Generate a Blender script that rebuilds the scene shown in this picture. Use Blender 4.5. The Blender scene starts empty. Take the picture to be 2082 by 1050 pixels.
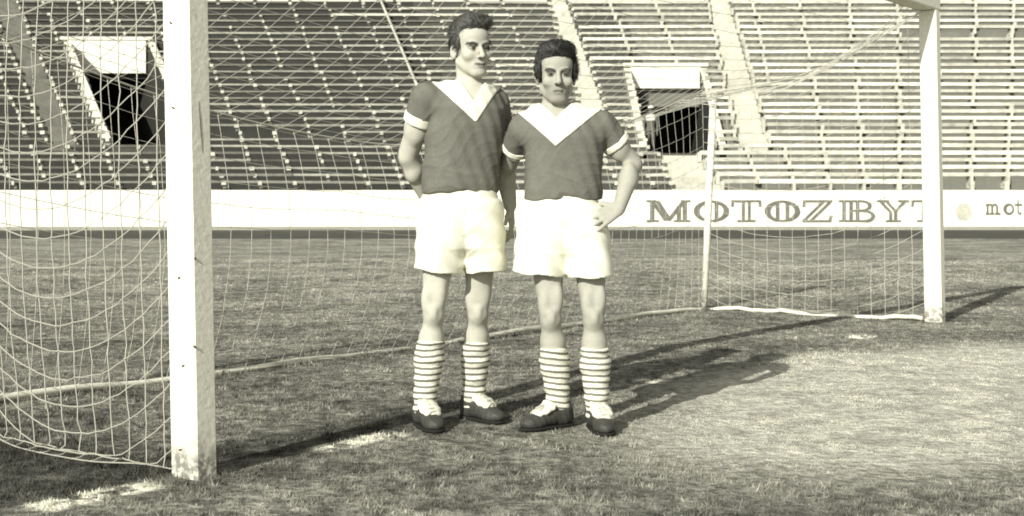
import bpy, math, random
import numpy as np
from mathutils import Vector
random.seed(7); rng = np.random.default_rng(7)
SC = bpy.context.scene
COL = SC.collection
R = math.radians

# ------------------------------------------------------------------ camera, sky, sun, exposure
F_PX, CX, HOR, CAM_Z = 2741.0, 1041.0, 404.0, 0.98      # focal length and horizon in photo pixels
cam = bpy.data.cameras.new('camera'); camo = bpy.data.objects.new('camera', cam); COL.objects.link(camo)
camo.location = (0, 0, CAM_Z); camo.rotation_euler = (R(90), 0, 0)
cam.sensor_width = 36.0; cam.lens = F_PX / 2082 * 36.0
cam.shift_y = -(525 - HOR) / 2082
cam.clip_start = 0.1; cam.clip_end = 1000
cam.dof.use_dof = True; cam.dof.focus_distance = 5.8; cam.dof.aperture_fstop = 8.0   # an old lens, the stand a little soft
SC.cycles.filter_width = 1.8
SC.camera = camo

SUN_EL, SUN_H = R(28), Vector((0.477, 0.879))           # light travels to the right and away from the camera
world = bpy.data.worlds.new('World'); SC.world = world; world.use_nodes = True
wn = world.node_tree; wn.nodes.clear()
wo = wn.nodes.new('ShaderNodeOutputWorld'); wb = wn.nodes.new('ShaderNodeBackground')
ws = wn.nodes.new('ShaderNodeTexSky'); ws.sky_type = 'NISHITA'; ws.sun_disc = False
ws.sun_elevation = SUN_EL; ws.sun_rotation = math.atan2(-SUN_H.x, -SUN_H.y)
wh = wn.nodes.new('ShaderNodeHueSaturation'); wh.inputs['Saturation'].default_value = 0.0   # monochrome film
wn.links.new(ws.outputs[0], wh.inputs['Color']); wn.links.new(wh.outputs[0], wb.inputs['Color'])
wb.inputs['Strength'].default_value = 0.10
wn.links.new(wb.outputs[0], wo.inputs['Surface'])
sun = bpy.data.lights.new('sun', 'SUN'); suno = bpy.data.objects.new('sun', sun); COL.objects.link(suno)
sun.energy = 4.6; sun.angle = R(0.5); sun.color = (1.0, 0.985, 0.95)
suno.rotation_euler = Vector((SUN_H.x * math.cos(SUN_EL), SUN_H.y * math.cos(SUN_EL), -math.sin(SUN_EL))).to_track_quat('-Z', 'Y').to_euler()
suno.location = (-6, -10, 9)
SC.view_settings.view_transform = 'Standard'; SC.view_settings.look = 'None'
SC.view_settings.exposure = 0.30; SC.view_settings.gamma = 1.0

# ------------------------------------------------------------------ helpers
def W(px, py, depth):
    """a photo pixel at a known depth, as a point in the place"""
    return np.array(((px - CX) * depth / F_PX, depth, CAM_Z - (py - HOR) * depth / F_PX))

TINT = (1.0, 0.985, 0.785)
class NT:
    def __init__(s, name):
        s.m = bpy.data.materials.new(name); s.m.use_nodes = True; s.t = s.m.node_tree
        s.bsdf = s.t.nodes['Principled BSDF']
    def node(s, typ, **kw):
        n = s.t.nodes.new(typ)
        for k, v in kw.items(): setattr(n, k, v)
        return n
    def put(s, sock, v):
        if hasattr(v, 'is_output'): s.t.links.new(v, sock)
        else: sock.default_value = v
    def math(s, op, a, b=0.0, c=0.0, clamp=False):
        n = s.node('ShaderNodeMath', operation=op, use_clamp=clamp)
        s.put(n.inputs[0], a); s.put(n.inputs[1], b); s.put(n.inputs[2], c); return n.outputs[0]
    def pos(s): return s.node('ShaderNodeNewGeometry').outputs['Position']
    def obj(s): return s.node('ShaderNodeTexCoord').outputs['Object']
    def noise(s, vec, scale, detail=3, rough=0.55, stretch=None):
        if stretch:
            mp = s.node('ShaderNodeMapping'); s.put(mp.inputs[0], vec); mp.inputs['Scale'].default_value = stretch; vec = mp.outputs[0]
        n = s.node('ShaderNodeTexNoise'); s.put(n.inputs['Vector'], vec)
        n.inputs['Scale'].default_value = scale; n.inputs['Detail'].default_value = detail; n.inputs['Roughness'].default_value = rough
        return n.outputs['Fac']
    def ramp(s, v, a, b, lo=0.0, hi=1.0, smooth=True):
        n = s.node('ShaderNodeMapRange', interpolation_type='SMOOTHSTEP' if smooth else 'LINEAR')
        s.put(n.inputs[0], v); n.inputs[1].default_value = a; n.inputs[2].default_value = b
        n.inputs[3].default_value = lo; n.inputs[4].default_value = hi; return n.outputs[0]
    def mix(s, f, a, b):
        n = s.node('ShaderNodeMix', data_type='FLOAT'); s.put(n.inputs[0], f); s.put(n.inputs[2], a); s.put(n.inputs[3], b); return n.outputs[0]
    def tone(s, v):
        n = s.node('ShaderNodeCombineColor')
        for i in range(3): s.put(n.inputs[i], s.math('MULTIPLY', v, TINT[i]))
        s.put(s.bsdf.inputs['Base Color'], n.outputs[0])
    def bump(s, h, strength, dist):
        n = s.node('ShaderNodeBump'); n.inputs['Strength'].default_value = strength; n.inputs['Distance'].default_value = dist
        s.put(n.inputs['Height'], h); s.put(s.bsdf.inputs['Normal'], n.outputs[0])
    def rough(s, v, spec=0.3):
        s.bsdf.inputs['Roughness'].default_value = v; s.bsdf.inputs['Specular IOR Level'].default_value = spec

def simple(name, v, amp=0.25, scale=6, rough=0.85, spec=0.2, fine=60, fine_amp=0.15, bump=0.0, stretch=None, attr=False, perobj=0.0):
    t = NT(name); p = t.pos()
    f = t.math('ADD', 1 - amp / 2 - fine_amp / 2, t.math('ADD', t.math('MULTIPLY', t.noise(p, scale, stretch=stretch), amp), t.math('MULTIPLY', t.noise(p, fine, 2), fine_amp)))
    base = v
    if attr:
        a = t.node('ShaderNodeAttribute', attribute_name='tone'); base = a.outputs['Fac']
    if perobj:
        oi = t.node('ShaderNodeObjectInfo')
        f = t.math('MULTIPLY', f, t.math('ADD', 1 - perobj / 2, t.math('MULTIPLY', oi.outputs['Random'], perobj)))
    t.tone(t.math('MULTIPLY', f, base)); t.rough(rough, spec)
    if bump: t.bump(t.noise(p, fine, 3), 0.6, bump)
    return t.m

def mesh_obj(name, verts, faces, mat, parent=None, smooth=False):
    me = bpy.data.meshes.new(name); me.from_pydata([tuple(v) for v in verts], [], faces); me.update()
    if smooth: me.polygons.foreach_set('use_smooth', [True] * len(me.polygons))
    return link(name, me, mat, parent)
def link(name, me, mat, parent=None):
    if mat and not me.materials: me.materials.append(mat)
    o = bpy.data.objects.new(name, me); COL.objects.link(o)
    if parent is not None: o.parent = parent
    return o
def empty(name, loc, label, cat, group=None):
    o = bpy.data.objects.new(name, None); COL.objects.link(o); o.location = loc; o.empty_display_size = 0.1
    o['label'] = label; o['category'] = cat
    if group: o['group'] = group
    return o
def quads_mesh(name, V, Q):
    me = bpy.data.meshes.new(name); n = len(Q); k = Q.shape[1]
    me.vertices.add(len(V)); me.vertices.foreach_set('co', np.ascontiguousarray(V, np.float32).ravel())
    me.loops.add(n * k); me.loops.foreach_set('vertex_index', np.ascontiguousarray(Q, np.int32).ravel())
    me.polygons.add(n); me.polygons.foreach_set('loop_start', np.arange(0, n * k, k, dtype=np.int32))
    me.polygons.foreach_set('use_smooth', np.ones(n, bool)); me.update(calc_edges=True); return me

class MB:
    """boxes, prisms and tubes gathered into one mesh"""
    def __init__(s): s.v = []; s.f = []
    def hexa(s, p8):                      # 4 bottom corners counter-clockwise from above, then 4 top
        b = len(s.v); s.v += [tuple(p) for p in p8]
        s.f += [(b+3, b+2, b+1, b), (b+4, b+5, b+6, b+7)] + [(b+i, b+(i+1) % 4, b+4+(i+1) % 4, b+4+i) for i in range(4)]
    def box(s, x0, x1, y0, y1, z0, z1): s.hexa([(x0,y0,z0),(x1,y0,z0),(x1,y1,z0),(x0,y1,z0),(x0,y0,z1),(x1,y0,z1),(x1,y1,z1),(x0,y1,z1)])
    def tube(s, pts, r, sides=3, cap=True):
        pts = [np.asarray(p, float) for p in pts]; b = len(s.v); n = len(pts)
        dd = pts[-1] - pts[0]; up = np.array((0.31, 0.17, 0.93)) if abs(dd[2]) < 0.75 * (np.linalg.norm(dd) + 1e-9) else np.array((0.83, 0.52, 0.05))
        for i, p in enumerate(pts):
            d = pts[min(i+1, n-1)] - pts[max(i-1, 0)]; d /= (np.linalg.norm(d) + 1e-9)
            u = np.cross(d, up); u /= (np.linalg.norm(u) + 1e-9); w = np.cross(u, d)
            rr = r[i] if hasattr(r, '__len__') else r
            for k in range(sides):
                a = 2 * math.pi * k / sides; s.v.append(tuple(p + rr * (math.cos(a) * u + math.sin(a) * w)))
        for i in range(n-1):
            for k in range(sides):
                k2 = (k+1) % sides; s.f.append((b+i*sides+k, b+(i+1)*sides+k, b+(i+1)*sides+k2, b+i*sides+k2))
        if cap and sides > 2: s.f += [tuple(b+k for k in range(sides)), tuple(b+(n-1)*sides+k for k in reversed(range(sides)))]
    def knot(s, p, r):
        b = len(s.v); s.v += [tuple(np.asarray(p) + r * np.array(d)) for d in ((1,0,0),(-1,0,0),(0,1,0),(0,-1,0),(0,0,1),(0,0,-1))]
        s.f += [(b,b+2,b+4),(b+2,b+1,b+4),(b+1,b+3,b+4),(b+3,b,b+4),(b+2,b,b+5),(b+1,b+2,b+5),(b+3,b+1,b+5),(b,b+3,b+5)]
    def build(s, name, mat, parent=None, smooth=False, off=(0,0,0)):
        o = np.asarray(off); return mesh_obj(name, [np.asarray(v) - o for v in s.v], s.f, mat, parent, smooth)

# ------------------------------------------------------------------ the goal's place on the pitch
GL = np.array((-1.1225, 4.763)); GR = np.array((3.358, 10.70))
GW = float(np.linalg.norm(GR - GL)); G = (GR - GL) / GW; PB = np.array((-G[1], G[0])); NF = -PB   # along the line, into the net, to the field
LEAN = -0.019                                                                                   # the old frame leans a little
def gp(t, back, z):
    p = GL + G * t + PB * back; return np.array((p[0] + LEAN * z, p[1], z))

# ------------------------------------------------------------------ ground, grass
def grass_tone(t):
    p = t.pos(); sep = t.node('ShaderNodeSeparateXYZ'); t.put(sep.inputs[0], p); x, y = sep.outputs[0], sep.outputs[1]
    def dot(d): return t.math('ADD', t.math('MULTIPLY', t.math('SUBTRACT', x, float(GL[0])), float(d[0])), t.math('MULTIPLY', t.math('SUBTRACT', y, float(GL[1])), float(d[1])))
    a, q = dot(G), dot(NF)
    n1 = t.noise(p, 0.9, 3); n2 = t.noise(p, 4.5, 4, 0.65); n3 = t.noise(p, 26, 3, 0.7); n0 = t.noise(p, 0.16, 3)
    ex = t.math('POWER', t.math('DIVIDE', t.math('SUBTRACT', a, 3.75), 2.55), 2.0)
    ey = t.math('POWER', t.math('DIVIDE', t.math('SUBTRACT', q, 1.55), t.ramp(q, 1.3, 1.8, 1.4, 1.08)), 2.0)
    e = t.math('SQRT', t.math('ADD', ex, ey))
    e = t.math('ADD', e, t.math('ADD', t.math('MULTIPLY', t.math('SUBTRACT', n1, 0.5), 0.7), t.math('MULTIPLY', t.math('SUBTRACT', n2, 0.5), 0.75)))
    worn = t.ramp(e, 1.16, 0.80)
    green = t.math('ADD', 0.045, t.math('ADD', t.math('MULTIPLY', t.ramp(n2, 0.25, 0.75), 0.17), t.math('MULTIPLY', t.ramp(n1, 0.3, 0.7), 0.12)))
    n4 = t.noise(p, 13, 3, 0.6)
    green = t.math('MULTIPLY', green, t.math('MULTIPLY', t.ramp(n3, 0.3, 0.72, 0.72, 1.28), t.ramp(n4, 0.34, 0.66, 0.64, 1.36)))
    pale = t.math('MULTIPLY', t.math('ADD', 0.37, t.math('MULTIPLY', t.ramp(n2, 0.25, 0.75), 0.28)), t.math('MULTIPLY', t.ramp(n3, 0.3, 0.7, 0.86, 1.14), t.ramp(n4, 0.34, 0.66, 0.80, 1.14)))
    side_dark = t.math('MULTIPLY', t.ramp(t.math('ADD', a, t.math('MULTIPLY', t.math('SUBTRACT', n2, 0.5), 0.5)), 0.25, -0.05), t.ramp(t.math('ADD', q, t.math('MULTIPLY', t.math('SUBTRACT', n1, 0.5), 0.5)), 0.05, -0.30))
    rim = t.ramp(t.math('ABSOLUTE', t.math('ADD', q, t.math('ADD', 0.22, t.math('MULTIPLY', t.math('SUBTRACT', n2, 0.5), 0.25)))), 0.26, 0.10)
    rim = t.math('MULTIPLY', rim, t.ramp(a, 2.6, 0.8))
    green = t.math('MULTIPLY', green, t.math('SUBTRACT', 1.0, t.math('MULTIPLY', 0.58, t.math('MAXIMUM', side_dark, rim))))     # darker along the side net and just behind the goal line
    pale = t.math('MULTIPLY', pale, t.ramp(t.noise(p, 2.6, 4, 0.7, stretch=(1.0, 0.7, 1.0)), 0.60, 0.70, 1.0, 0.62))     # scuffed, darker soil
    v = t.mix(worn, green, pale)
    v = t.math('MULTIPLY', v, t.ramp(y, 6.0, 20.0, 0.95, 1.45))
    # what is left of the lime goal line
    band = t.math('ABSOLUTE', t.math('ADD', q, t.math('MULTIPLY', t.math('SUBTRACT', n2, 0.5), 0.09)))
    band = t.ramp(band, 0.095, 0.05)
    keep = None
    for c, w in ((-0.42, 0.30), (0.84, 0.30), (5.95, 0.16), (3.1, 0.1)):
        b = t.ramp(t.math('ABSOLUTE', t.math('SUBTRACT', a, c)), w, w * 0.55)
        keep = b if keep is None else t.math('MAXIMUM', keep, b)
    lime = t.math('MULTIPLY', t.math('MULTIPLY', band, keep), t.ramp(t.noise(p, 11, 4, 0.7), 0.42, 0.56))
    return t.mix(lime, v, 0.78), worn, n3, n2, y

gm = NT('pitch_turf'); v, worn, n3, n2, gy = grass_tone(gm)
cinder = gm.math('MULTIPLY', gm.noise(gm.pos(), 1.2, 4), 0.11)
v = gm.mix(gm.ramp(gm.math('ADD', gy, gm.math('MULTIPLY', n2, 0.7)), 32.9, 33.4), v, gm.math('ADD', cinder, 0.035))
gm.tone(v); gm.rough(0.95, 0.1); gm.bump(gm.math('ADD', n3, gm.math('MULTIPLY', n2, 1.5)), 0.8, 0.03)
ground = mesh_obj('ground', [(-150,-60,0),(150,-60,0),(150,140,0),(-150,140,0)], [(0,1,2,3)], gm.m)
ground['kind'] = 'structure'; ground['label'] = 'football pitch turf with a pale worn goal mouth'; ground['category'] = 'ground'

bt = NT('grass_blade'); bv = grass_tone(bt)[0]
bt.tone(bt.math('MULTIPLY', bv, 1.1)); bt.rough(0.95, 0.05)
def make_grass(N):
    d = 3.5 * (22 / 3.5) ** rng.random(N); x = (rng.random(N) * 2 - 1) * (d * 0.41 + 0.5)
    t = (x - GL[0]) * G[0] + (d - GL[1]) * G[1]; q = (x - GL[0]) * NF[0] + (d - GL[1]) * NF[1]
    wornm = (((t - 3.75) / 2.55) ** 2 + ((q - 1.55) / 1.25) ** 2) < 1.05
    clump = 0.75 + 0.35 * np.sin(x * 7.1 + 3 * np.sin(d * 2.3)) * np.sin(d * 6.3 + 2 * np.sin(x * 3.1)) + 0.25 * np.sin(x * 23 + d * 17)
    h = (0.006 + 0.012 * rng.random(N)) * np.clip(clump, 0.35, 1.4) * np.where(wornm, 0.45, 1.0)
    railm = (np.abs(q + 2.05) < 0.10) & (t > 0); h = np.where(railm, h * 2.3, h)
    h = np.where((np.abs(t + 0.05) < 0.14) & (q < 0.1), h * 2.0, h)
    a = rng.random(N) * 6.283; w = 0.0016 * np.clip(d / 4.5, 1, 3.5); l = 0.6 * h
    la = rng.random(N) * 6.283
    nt = N // 12; cl = rng.integers(0, N, nt // 22); ci = np.repeat(cl, 22); m = len(ci)                 # taller tufts
    keep_ = ~wornm[ci]; sp_ = 0.018 * rng.normal(0, 1, (m, 2))
    x[:m] = np.where(keep_, x[ci] + sp_[:, 0], x[:m]); d[:m] = np.where(keep_, d[ci] + sp_[:, 1], d[:m])
    h[:m] = np.where(keep_, 0.009 + 0.013 * rng.random(m), h[:m]); l[:m] = 0.7 * h[:m]
    V = np.zeros((N, 3, 3), np.float32)
    V[:, 0] = np.stack([x - w * np.cos(a), d - w * np.sin(a), np.full(N, -0.002)], 1)
    V[:, 1] = np.stack([x + w * np.cos(a), d + w * np.sin(a), np.full(N, -0.002)], 1)
    V[:, 2] = np.stack([x + l * np.cos(la), d + l * np.sin(la), h], 1)
    me = quads_mesh('grass', V.reshape(-1, 3), np.arange(N * 3).reshape(N, 3))
    o = link('grass', me, bt.m); o['kind'] = 'stuff'; o['label'] = 'short uneven blades of pitch grass'; o['category'] = 'grass'
make_grass(420000)

# ------------------------------------------------------------------ grandstand
NROW, TREAD, D0 = 29, 0.70, 43.2
ys = [383 - 15.0 * k + 0.0517 * k * k for k in range(NROW + 3)]
XL, XR = -260, 2360                                             # reach of the rows, in photo columns at their foot
def bow(px): s = max(0.0, 900 - px); return -s * s / 1.6e6      # the bowl bends a little nearer on the left
def lean(x0): return 0.42 if x0 < 1420 else (0.42 - 0.42 * (x0 - 1420) / 420 if x0 < 1840 else -0.06 * min(1, (x0 - 1840) / 300))
def sp(x0, k, dz=0.0, dy=0.0):
    """x0 = column at the foot of the stand, k = row (may be fractional); lines of equal x0 climb the slope"""
    kk = max(0.0, k); y = 383 - 15.0 * kk + 0.0517 * kk * kk
    px = x0 + lean(x0) * (y - 383); D = D0 + TREAD * k
    z = CAM_Z - (y - HOR) * D / F_PX + dz; Dd = D + bow(px) + dy
    return np.array(((px - CX) * Dd / F_PX, Dd, z))
def yrow(k): kk = max(0.0, k); return 383 - 15.0 * kk + 0.0517 * kk * kk
def ln_px(line, k): return line[0] + line[1] * yrow(k)
def sl_(line, k, dz=0.0, dy=0.0):
    """the same for an edge that climbs along its own line"""
    y = yrow(k); px = ln_px(line, k); D = D0 + TREAD * k; Dd = D + bow(px) + dy
    return np.array(((px - CX) * Dd / F_PX, Dd, CAM_Z - (y - HOR) * D / F_PX + dz))
def foot(px, k):
    lo_, hi_ = XL - 300.0, XR + 300.0
    for _ in range(40):
        m_ = (lo_ + hi_) / 2
        if m_ + lean(m_) * (yrow(k) - 383) < px: lo_ = m_
        else: hi_ = m_
    return lo_
tunnels = [((104, 0.417), (262, 0.42), 6, 20, 'left'), ((1250, 0.215), (1389, 0.236), 5, 16, 'right')]   # left and right edge, first and last row cut away
aisles = [((-22, 0.42), (30, 0.42), 6), ((1115, 0.285), (1150, 0.35), 6), ((1440, 0.207), (1480, 0.276), 6)]
lower_stair = ((1198, 0.44), (1166, 0.78))
stand = empty('grandstand', (0, D0, 0), 'terraced grandstand of long plank benches rising behind the white wall', 'grandstand')
so = np.array((0, D0, 0))
m_conc_dark = simple('terrace_dark', 0.04, 0.5, 0.9, fine=9, fine_amp=0.4)  # darkest of the three terrace tones, for the left blocks
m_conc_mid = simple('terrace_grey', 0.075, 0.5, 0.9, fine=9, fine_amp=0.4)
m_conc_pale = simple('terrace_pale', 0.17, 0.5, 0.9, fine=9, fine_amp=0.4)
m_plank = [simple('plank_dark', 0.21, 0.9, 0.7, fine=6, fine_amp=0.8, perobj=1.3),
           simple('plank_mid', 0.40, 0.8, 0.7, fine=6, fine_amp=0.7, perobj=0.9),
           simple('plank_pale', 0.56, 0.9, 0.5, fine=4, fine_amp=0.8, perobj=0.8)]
m_white = simple('whitewash', 0.80, 0.12, 1.3, fine=20, fine_amp=0.08)
m_plaster = simple('whitewashed_concrete', 0.66, 0.6, 0.9, fine=6, fine_amp=0.4)
m_support = simple('bench_support', 0.50, 1.0, 1.3, fine=5, fine_amp=0.8)
m_conc_grime = simple('grimy_concrete', 0.14, 1.2, 0.6, fine=4, fine_amp=0.8)
m_stair = simple('stair_concrete', 0.50, 0.7, 0.8, fine=5, fine_amp=0.6)
def holes(k, aisle=True):
    h = [(foot(ln_px(a, k), k), foot(ln_px(b, k), k)) for a, b, k0, k1, _ in tunnels if k0 <= k <= k1]
    if aisle:
        h += [(foot(ln_px(a, k), k), foot(ln_px(b, k), k)) for a, b, k0 in aisles if k >= k0]
        if k < 5: h += [(foot(ln_px(lower_stair[0], k), k), foot(ln_px(lower_stair[1], k), k))]
    return sorted(h)
def spans(k, aisle=True):
    x = XL; out = []
    for a, b in holes(k, aisle):
        if a > x: out.append((x, a))
        x = max(x, b)
    out.append((x, XR)); return out
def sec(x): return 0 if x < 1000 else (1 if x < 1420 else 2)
# one concrete step for each row, split where the blocks change
for k in range(NROW + 1):
    for si, (sa, sb) in enumerate(((XL, 1000), (1000, 1420), (1420, XR))):
        for a, b in spans(k, False):
            mb = MB()
            a, b = max(a, sa), min(b, sb)
            if b - a < 4: continue
            n = max(1, int((b - a) / 150))
            for i in range(n):
                x0, x1 = a + (b - a) * i / n, a + (b - a) * (i + 1) / n
                f0, f1 = sp(x0, k), sp(x1, k); r0, r1 = sp(x0, k + 1.06), sp(x1, k + 1.06)
                lo = 1.5
                mb.hexa([(f0[0], f0[1], f0[2]-lo), (f1[0], f1[1], f1[2]-lo), (r1[0], r1[1], f1[2]-lo), (r0[0], r0[1], f0[2]-lo),
                         f0, f1, (r1[0], r1[1], f1[2]), (r0[0], r0[1], f0[2])])
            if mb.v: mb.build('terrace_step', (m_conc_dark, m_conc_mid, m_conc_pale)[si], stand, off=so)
# bench planks and their supports
cols = list(range(XL, XR, 72)); nplank = 0
sup = MB()
for k in range(NROW):
    for a, b in spans(k):
        cs = [a + 3] + [c for c in cols if a + 30 < c < b - 30] + [b - 3]
        for c in cs:
            c += rng.normal(0, 2.0); p = sp(c, k); w = 0.05 + 0.04 * rng.random(); h = 0.13
            if rng.random() < 0.12: continue
            if c > 1380: sup.box(p[0]-w*0.8, p[0]+w*0.8, p[1]-0.23, p[1]-0.06, p[2]-0.10, p[2]+h-0.034)
            sup.box(p[0]-w, p[0]+w, p[1]+0.02, p[1]+0.16, p[2]-0.004, p[2]+h+0.035)
            sup.box(p[0]-w*0.9, p[0]+w*0.9, p[1]-0.235, p[1]+0.02, p[2]+h-0.03, p[2]+h+0.09)
        cuts = [a + 3]; step = 5
        inner = [c for c in cols if a + 30 < c < b - 30]
        off = (k * 2) % step
        cuts += [c for i, c in enumerate(cols) if c in inner and i % step == off] + [b - 3]
        for x0, x1 in zip(cuts[:-1], cuts[1:]):
            if x1 - x0 < 400 and rng.random() < 0.035: continue            # a board gone
            p0, p1 = sp(x0, k), sp(x1, k); j = rng.random(4) * 0.032
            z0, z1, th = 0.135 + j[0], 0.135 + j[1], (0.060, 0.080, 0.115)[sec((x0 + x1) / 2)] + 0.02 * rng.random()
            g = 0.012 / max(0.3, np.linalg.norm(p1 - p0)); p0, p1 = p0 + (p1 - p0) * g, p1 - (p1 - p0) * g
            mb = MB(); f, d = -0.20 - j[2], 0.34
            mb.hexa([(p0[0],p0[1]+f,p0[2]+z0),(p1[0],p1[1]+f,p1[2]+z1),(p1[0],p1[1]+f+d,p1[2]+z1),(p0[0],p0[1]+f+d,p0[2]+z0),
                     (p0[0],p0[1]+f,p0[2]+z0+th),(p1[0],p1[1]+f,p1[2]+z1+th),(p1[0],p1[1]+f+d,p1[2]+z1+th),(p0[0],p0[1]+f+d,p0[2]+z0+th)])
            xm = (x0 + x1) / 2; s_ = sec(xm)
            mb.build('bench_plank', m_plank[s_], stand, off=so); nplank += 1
o = sup.build('bench_supports', m_support, stand, off=so); o['kind'] = 'stuff'
# stairs between the blocks, and below the right tunnel
def stair(a, b, k, mat):
    mb = MB(); f0, f1 = sl_(a, k, 0.12, -0.02), sl_(b, k, 0.12, -0.02)
    mb.hexa([(f0[0],f0[1],f0[2]-0.35),(f1[0],f1[1],f1[2]-0.35),(f1[0],f1[1]+0.6,f1[2]-0.35),(f0[0],f0[1]+0.6,f0[2]-0.35),f0,f1,(f1[0],f1[1]+0.6,f1[2]),(f0[0],f0[1]+0.6,f0[2])])
    mb.build('stair_step', mat, stand, off=so)
for i_, (a, b, k0) in enumerate(aisles):
    for k in range(k0, NROW + 1): stair(a, b, k, m_stair if i_ else m_conc_grime)
for k in range(0, 5): stair(*lower_stair, k, m_stair)
# handrail climbing the slope behind the taller player
hr = MB(); hr.tube([sp(928, k, 0.35) for k in range(8, NROW + 1)], 0.055, 6)
for k in range(8, NROW + 1, 4): hr.tube([sp(928, k, -0.05), sp(928, k, 0.36)], 0.03, 5)
hr.build('handrail', m_support, stand, off=so)
# gangway parapet above the last row
mb = MB()
for i in range(18):
    x0, x1 = XL + (XR - XL) * i / 18, XL + (XR - XL) * (i + 1) / 18
    p0, p1 = sp(x0, NROW - 0.35), sp(x1, NROW - 0.35)
    mb.hexa([(p0[0],p0[1],p0[2]-0.3),(p1[0],p1[1],p1[2]-0.3),(p1[0],p1[1]+0.25,p1[2]-0.3),(p0[0],p0[1]+0.25,p0[2]-0.3),(p0[0],p0[1],p0[2]+1.2),(p1[0],p1[1],p1[2]+1.2),(p1[0],p1[1]+0.25,p1[2]+1.2),(p0[0],p0[1]+0.25,p0[2]+1.2)])
mb.build('gangway_parapet', m_plaster, stand, off=so)

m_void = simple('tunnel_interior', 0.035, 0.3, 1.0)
def tunnel(a, b, k0, k1, side):
    label = {'left': 'whitewashed tunnel mouth in the stand seen beside the near goalpost', 'right': 'whitewashed tunnel mouth in the stand above the lettered wall'}[side]
    to = (sl_(a, k0) + sl_(b, k0)) / 2; t = empty('tunnel_entrance', to, label, 'tunnel', 'tunnel entrances in the grandstand')
    fl = to[2]                                     # floor level
    A0, B0, A1, B1 = sl_(a, k0), sl_(b, k0), sl_(a, k1 + 1), sl_(b, k1 + 1)
    top = A1[2]
    th = 0.26
    u = (B1 - A1); u /= np.linalg.norm(u)
    def wall(P0, P1, s, nm):                                    # parapet climbing beside the cut, top follows the slope
        q = MB(); o_ = u * th * s; zt0, zt1 = P0[2] + 0.16, P1[2] + 0.16
        c = [P0, P0 + o_, P1 + o_, P1] if s > 0 else [P0 + o_, P0, P1, P1 + o_]
        zb = [fl - 0.6] * 4; zt = [zt0, zt0, zt1, zt1]
        q.hexa([(p[0], p[1], z) for p, z in zip(c, zb)] + [(p[0], p[1], z) for p, z in zip(c, zt)])
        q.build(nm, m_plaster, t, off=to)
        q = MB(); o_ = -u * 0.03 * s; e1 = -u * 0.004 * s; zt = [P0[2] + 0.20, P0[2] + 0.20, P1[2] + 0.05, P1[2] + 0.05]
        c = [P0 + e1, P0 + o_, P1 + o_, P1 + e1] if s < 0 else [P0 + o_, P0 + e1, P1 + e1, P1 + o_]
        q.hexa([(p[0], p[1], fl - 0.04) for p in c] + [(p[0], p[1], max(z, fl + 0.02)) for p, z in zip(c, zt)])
        q.build('shade_sheet', m_void, t, off=to)  # dark sheet over the inner parapet face, its shade put into the colour
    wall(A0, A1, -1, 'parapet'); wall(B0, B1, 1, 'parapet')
    # front wall with its opening: lintel on top, dark passage behind
    e = 0.12; dop = 2741.0
    zl = CAM_Z - ((150 if side == 'left' else 181) - HOR) * A1[1] / F_PX
    q = MB(); L0, L1 = A1 + u * 0.004, B1 - u * 0.004
    q.hexa([(L0[0],L0[1]-0.3,zl),(L1[0],L1[1]-0.3,zl),(L1[0],L1[1]+0.2,zl),(L0[0],L0[1]+0.2,zl),(L0[0],L0[1]-0.3,top+0.12),(L1[0],L1[1]-0.3,top+0.12),(L1[0],L1[1]+0.2,top+0.12),(L0[0],L0[1]+0.2,top+0.12)])
    q.build('lintel', m_white, t, off=to)
    q = MB(); c0, c1 = A1 - u * 0.30, B1 + u * 0.30
    q.hexa([(c0[0],c0[1]-0.36,top+0.123),(c1[0],c1[1]-0.36,top+0.123),(c1[0],c1[1]+0.3,top+0.123),(c0[0],c0[1]+0.3,top+0.123),(c0[0],c0[1]-0.36,top+0.26),(c1[0],c1[1]-0.36,top+0.26),(c1[0],c1[1]+0.3,top+0.26),(c0[0],c0[1]+0.3,top+0.26)])
    q.build('coping', m_plaster, t, off=to)
    # passage: side walls, ceiling, back, floor
    q = MB(); yb = 5.0; dirn = np.array((A1[0]-A0[0], A1[1]-A0[1], 0)); dirn /= np.linalg.norm(dirn)
    I0, I1 = A1 + u * 0.01, B1 - u * 0.01; J0, J1 = I0 + dirn * yb, I1 + dirn * yb
    w = 0.2
    def slab(a_, b_, c_, d_, z0, z1): q.hexa([(p[0], p[1], z0) for p in (a_, b_, c_, d_)] + [(p[0], p[1], z1) for p in (a_, b_, c_, d_)])
    slab(I0 - u * w, I0, J0, J0 - u * w, fl - 0.3, zl + 0.2); slab(I1, I1 + u * w, J1 + u * w, J1, fl - 0.3, zl + 0.2)
    slab(J0 - u * w, J1 + u * w, J1 + u * w + dirn * w, J0 - u * w + dirn * w, fl - 0.3, zl + 0.2)
    slab(I0 - u * w, I1 + u * w, J1 + u * w, J0 - u * w, zl + 0.21, zl + 0.4)
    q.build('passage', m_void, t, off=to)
    q = MB(); slab2 = [A0 - dirn * 0.1, B0 - dirn * 0.1, J1, J0]
    q.hexa([(p[0], p[1], fl - 0.5) for p in slab2] + [(p[0], p[1], fl - 0.05) for p in slab2])
    q.build('floor_slab', m_conc_mid, t, off=to)
    return t, A0, B0, A1, B1, fl, u, dirn
T_L = tunnel(*tunnels[0]); T_R = tunnel(*tunnels[1])

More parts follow.
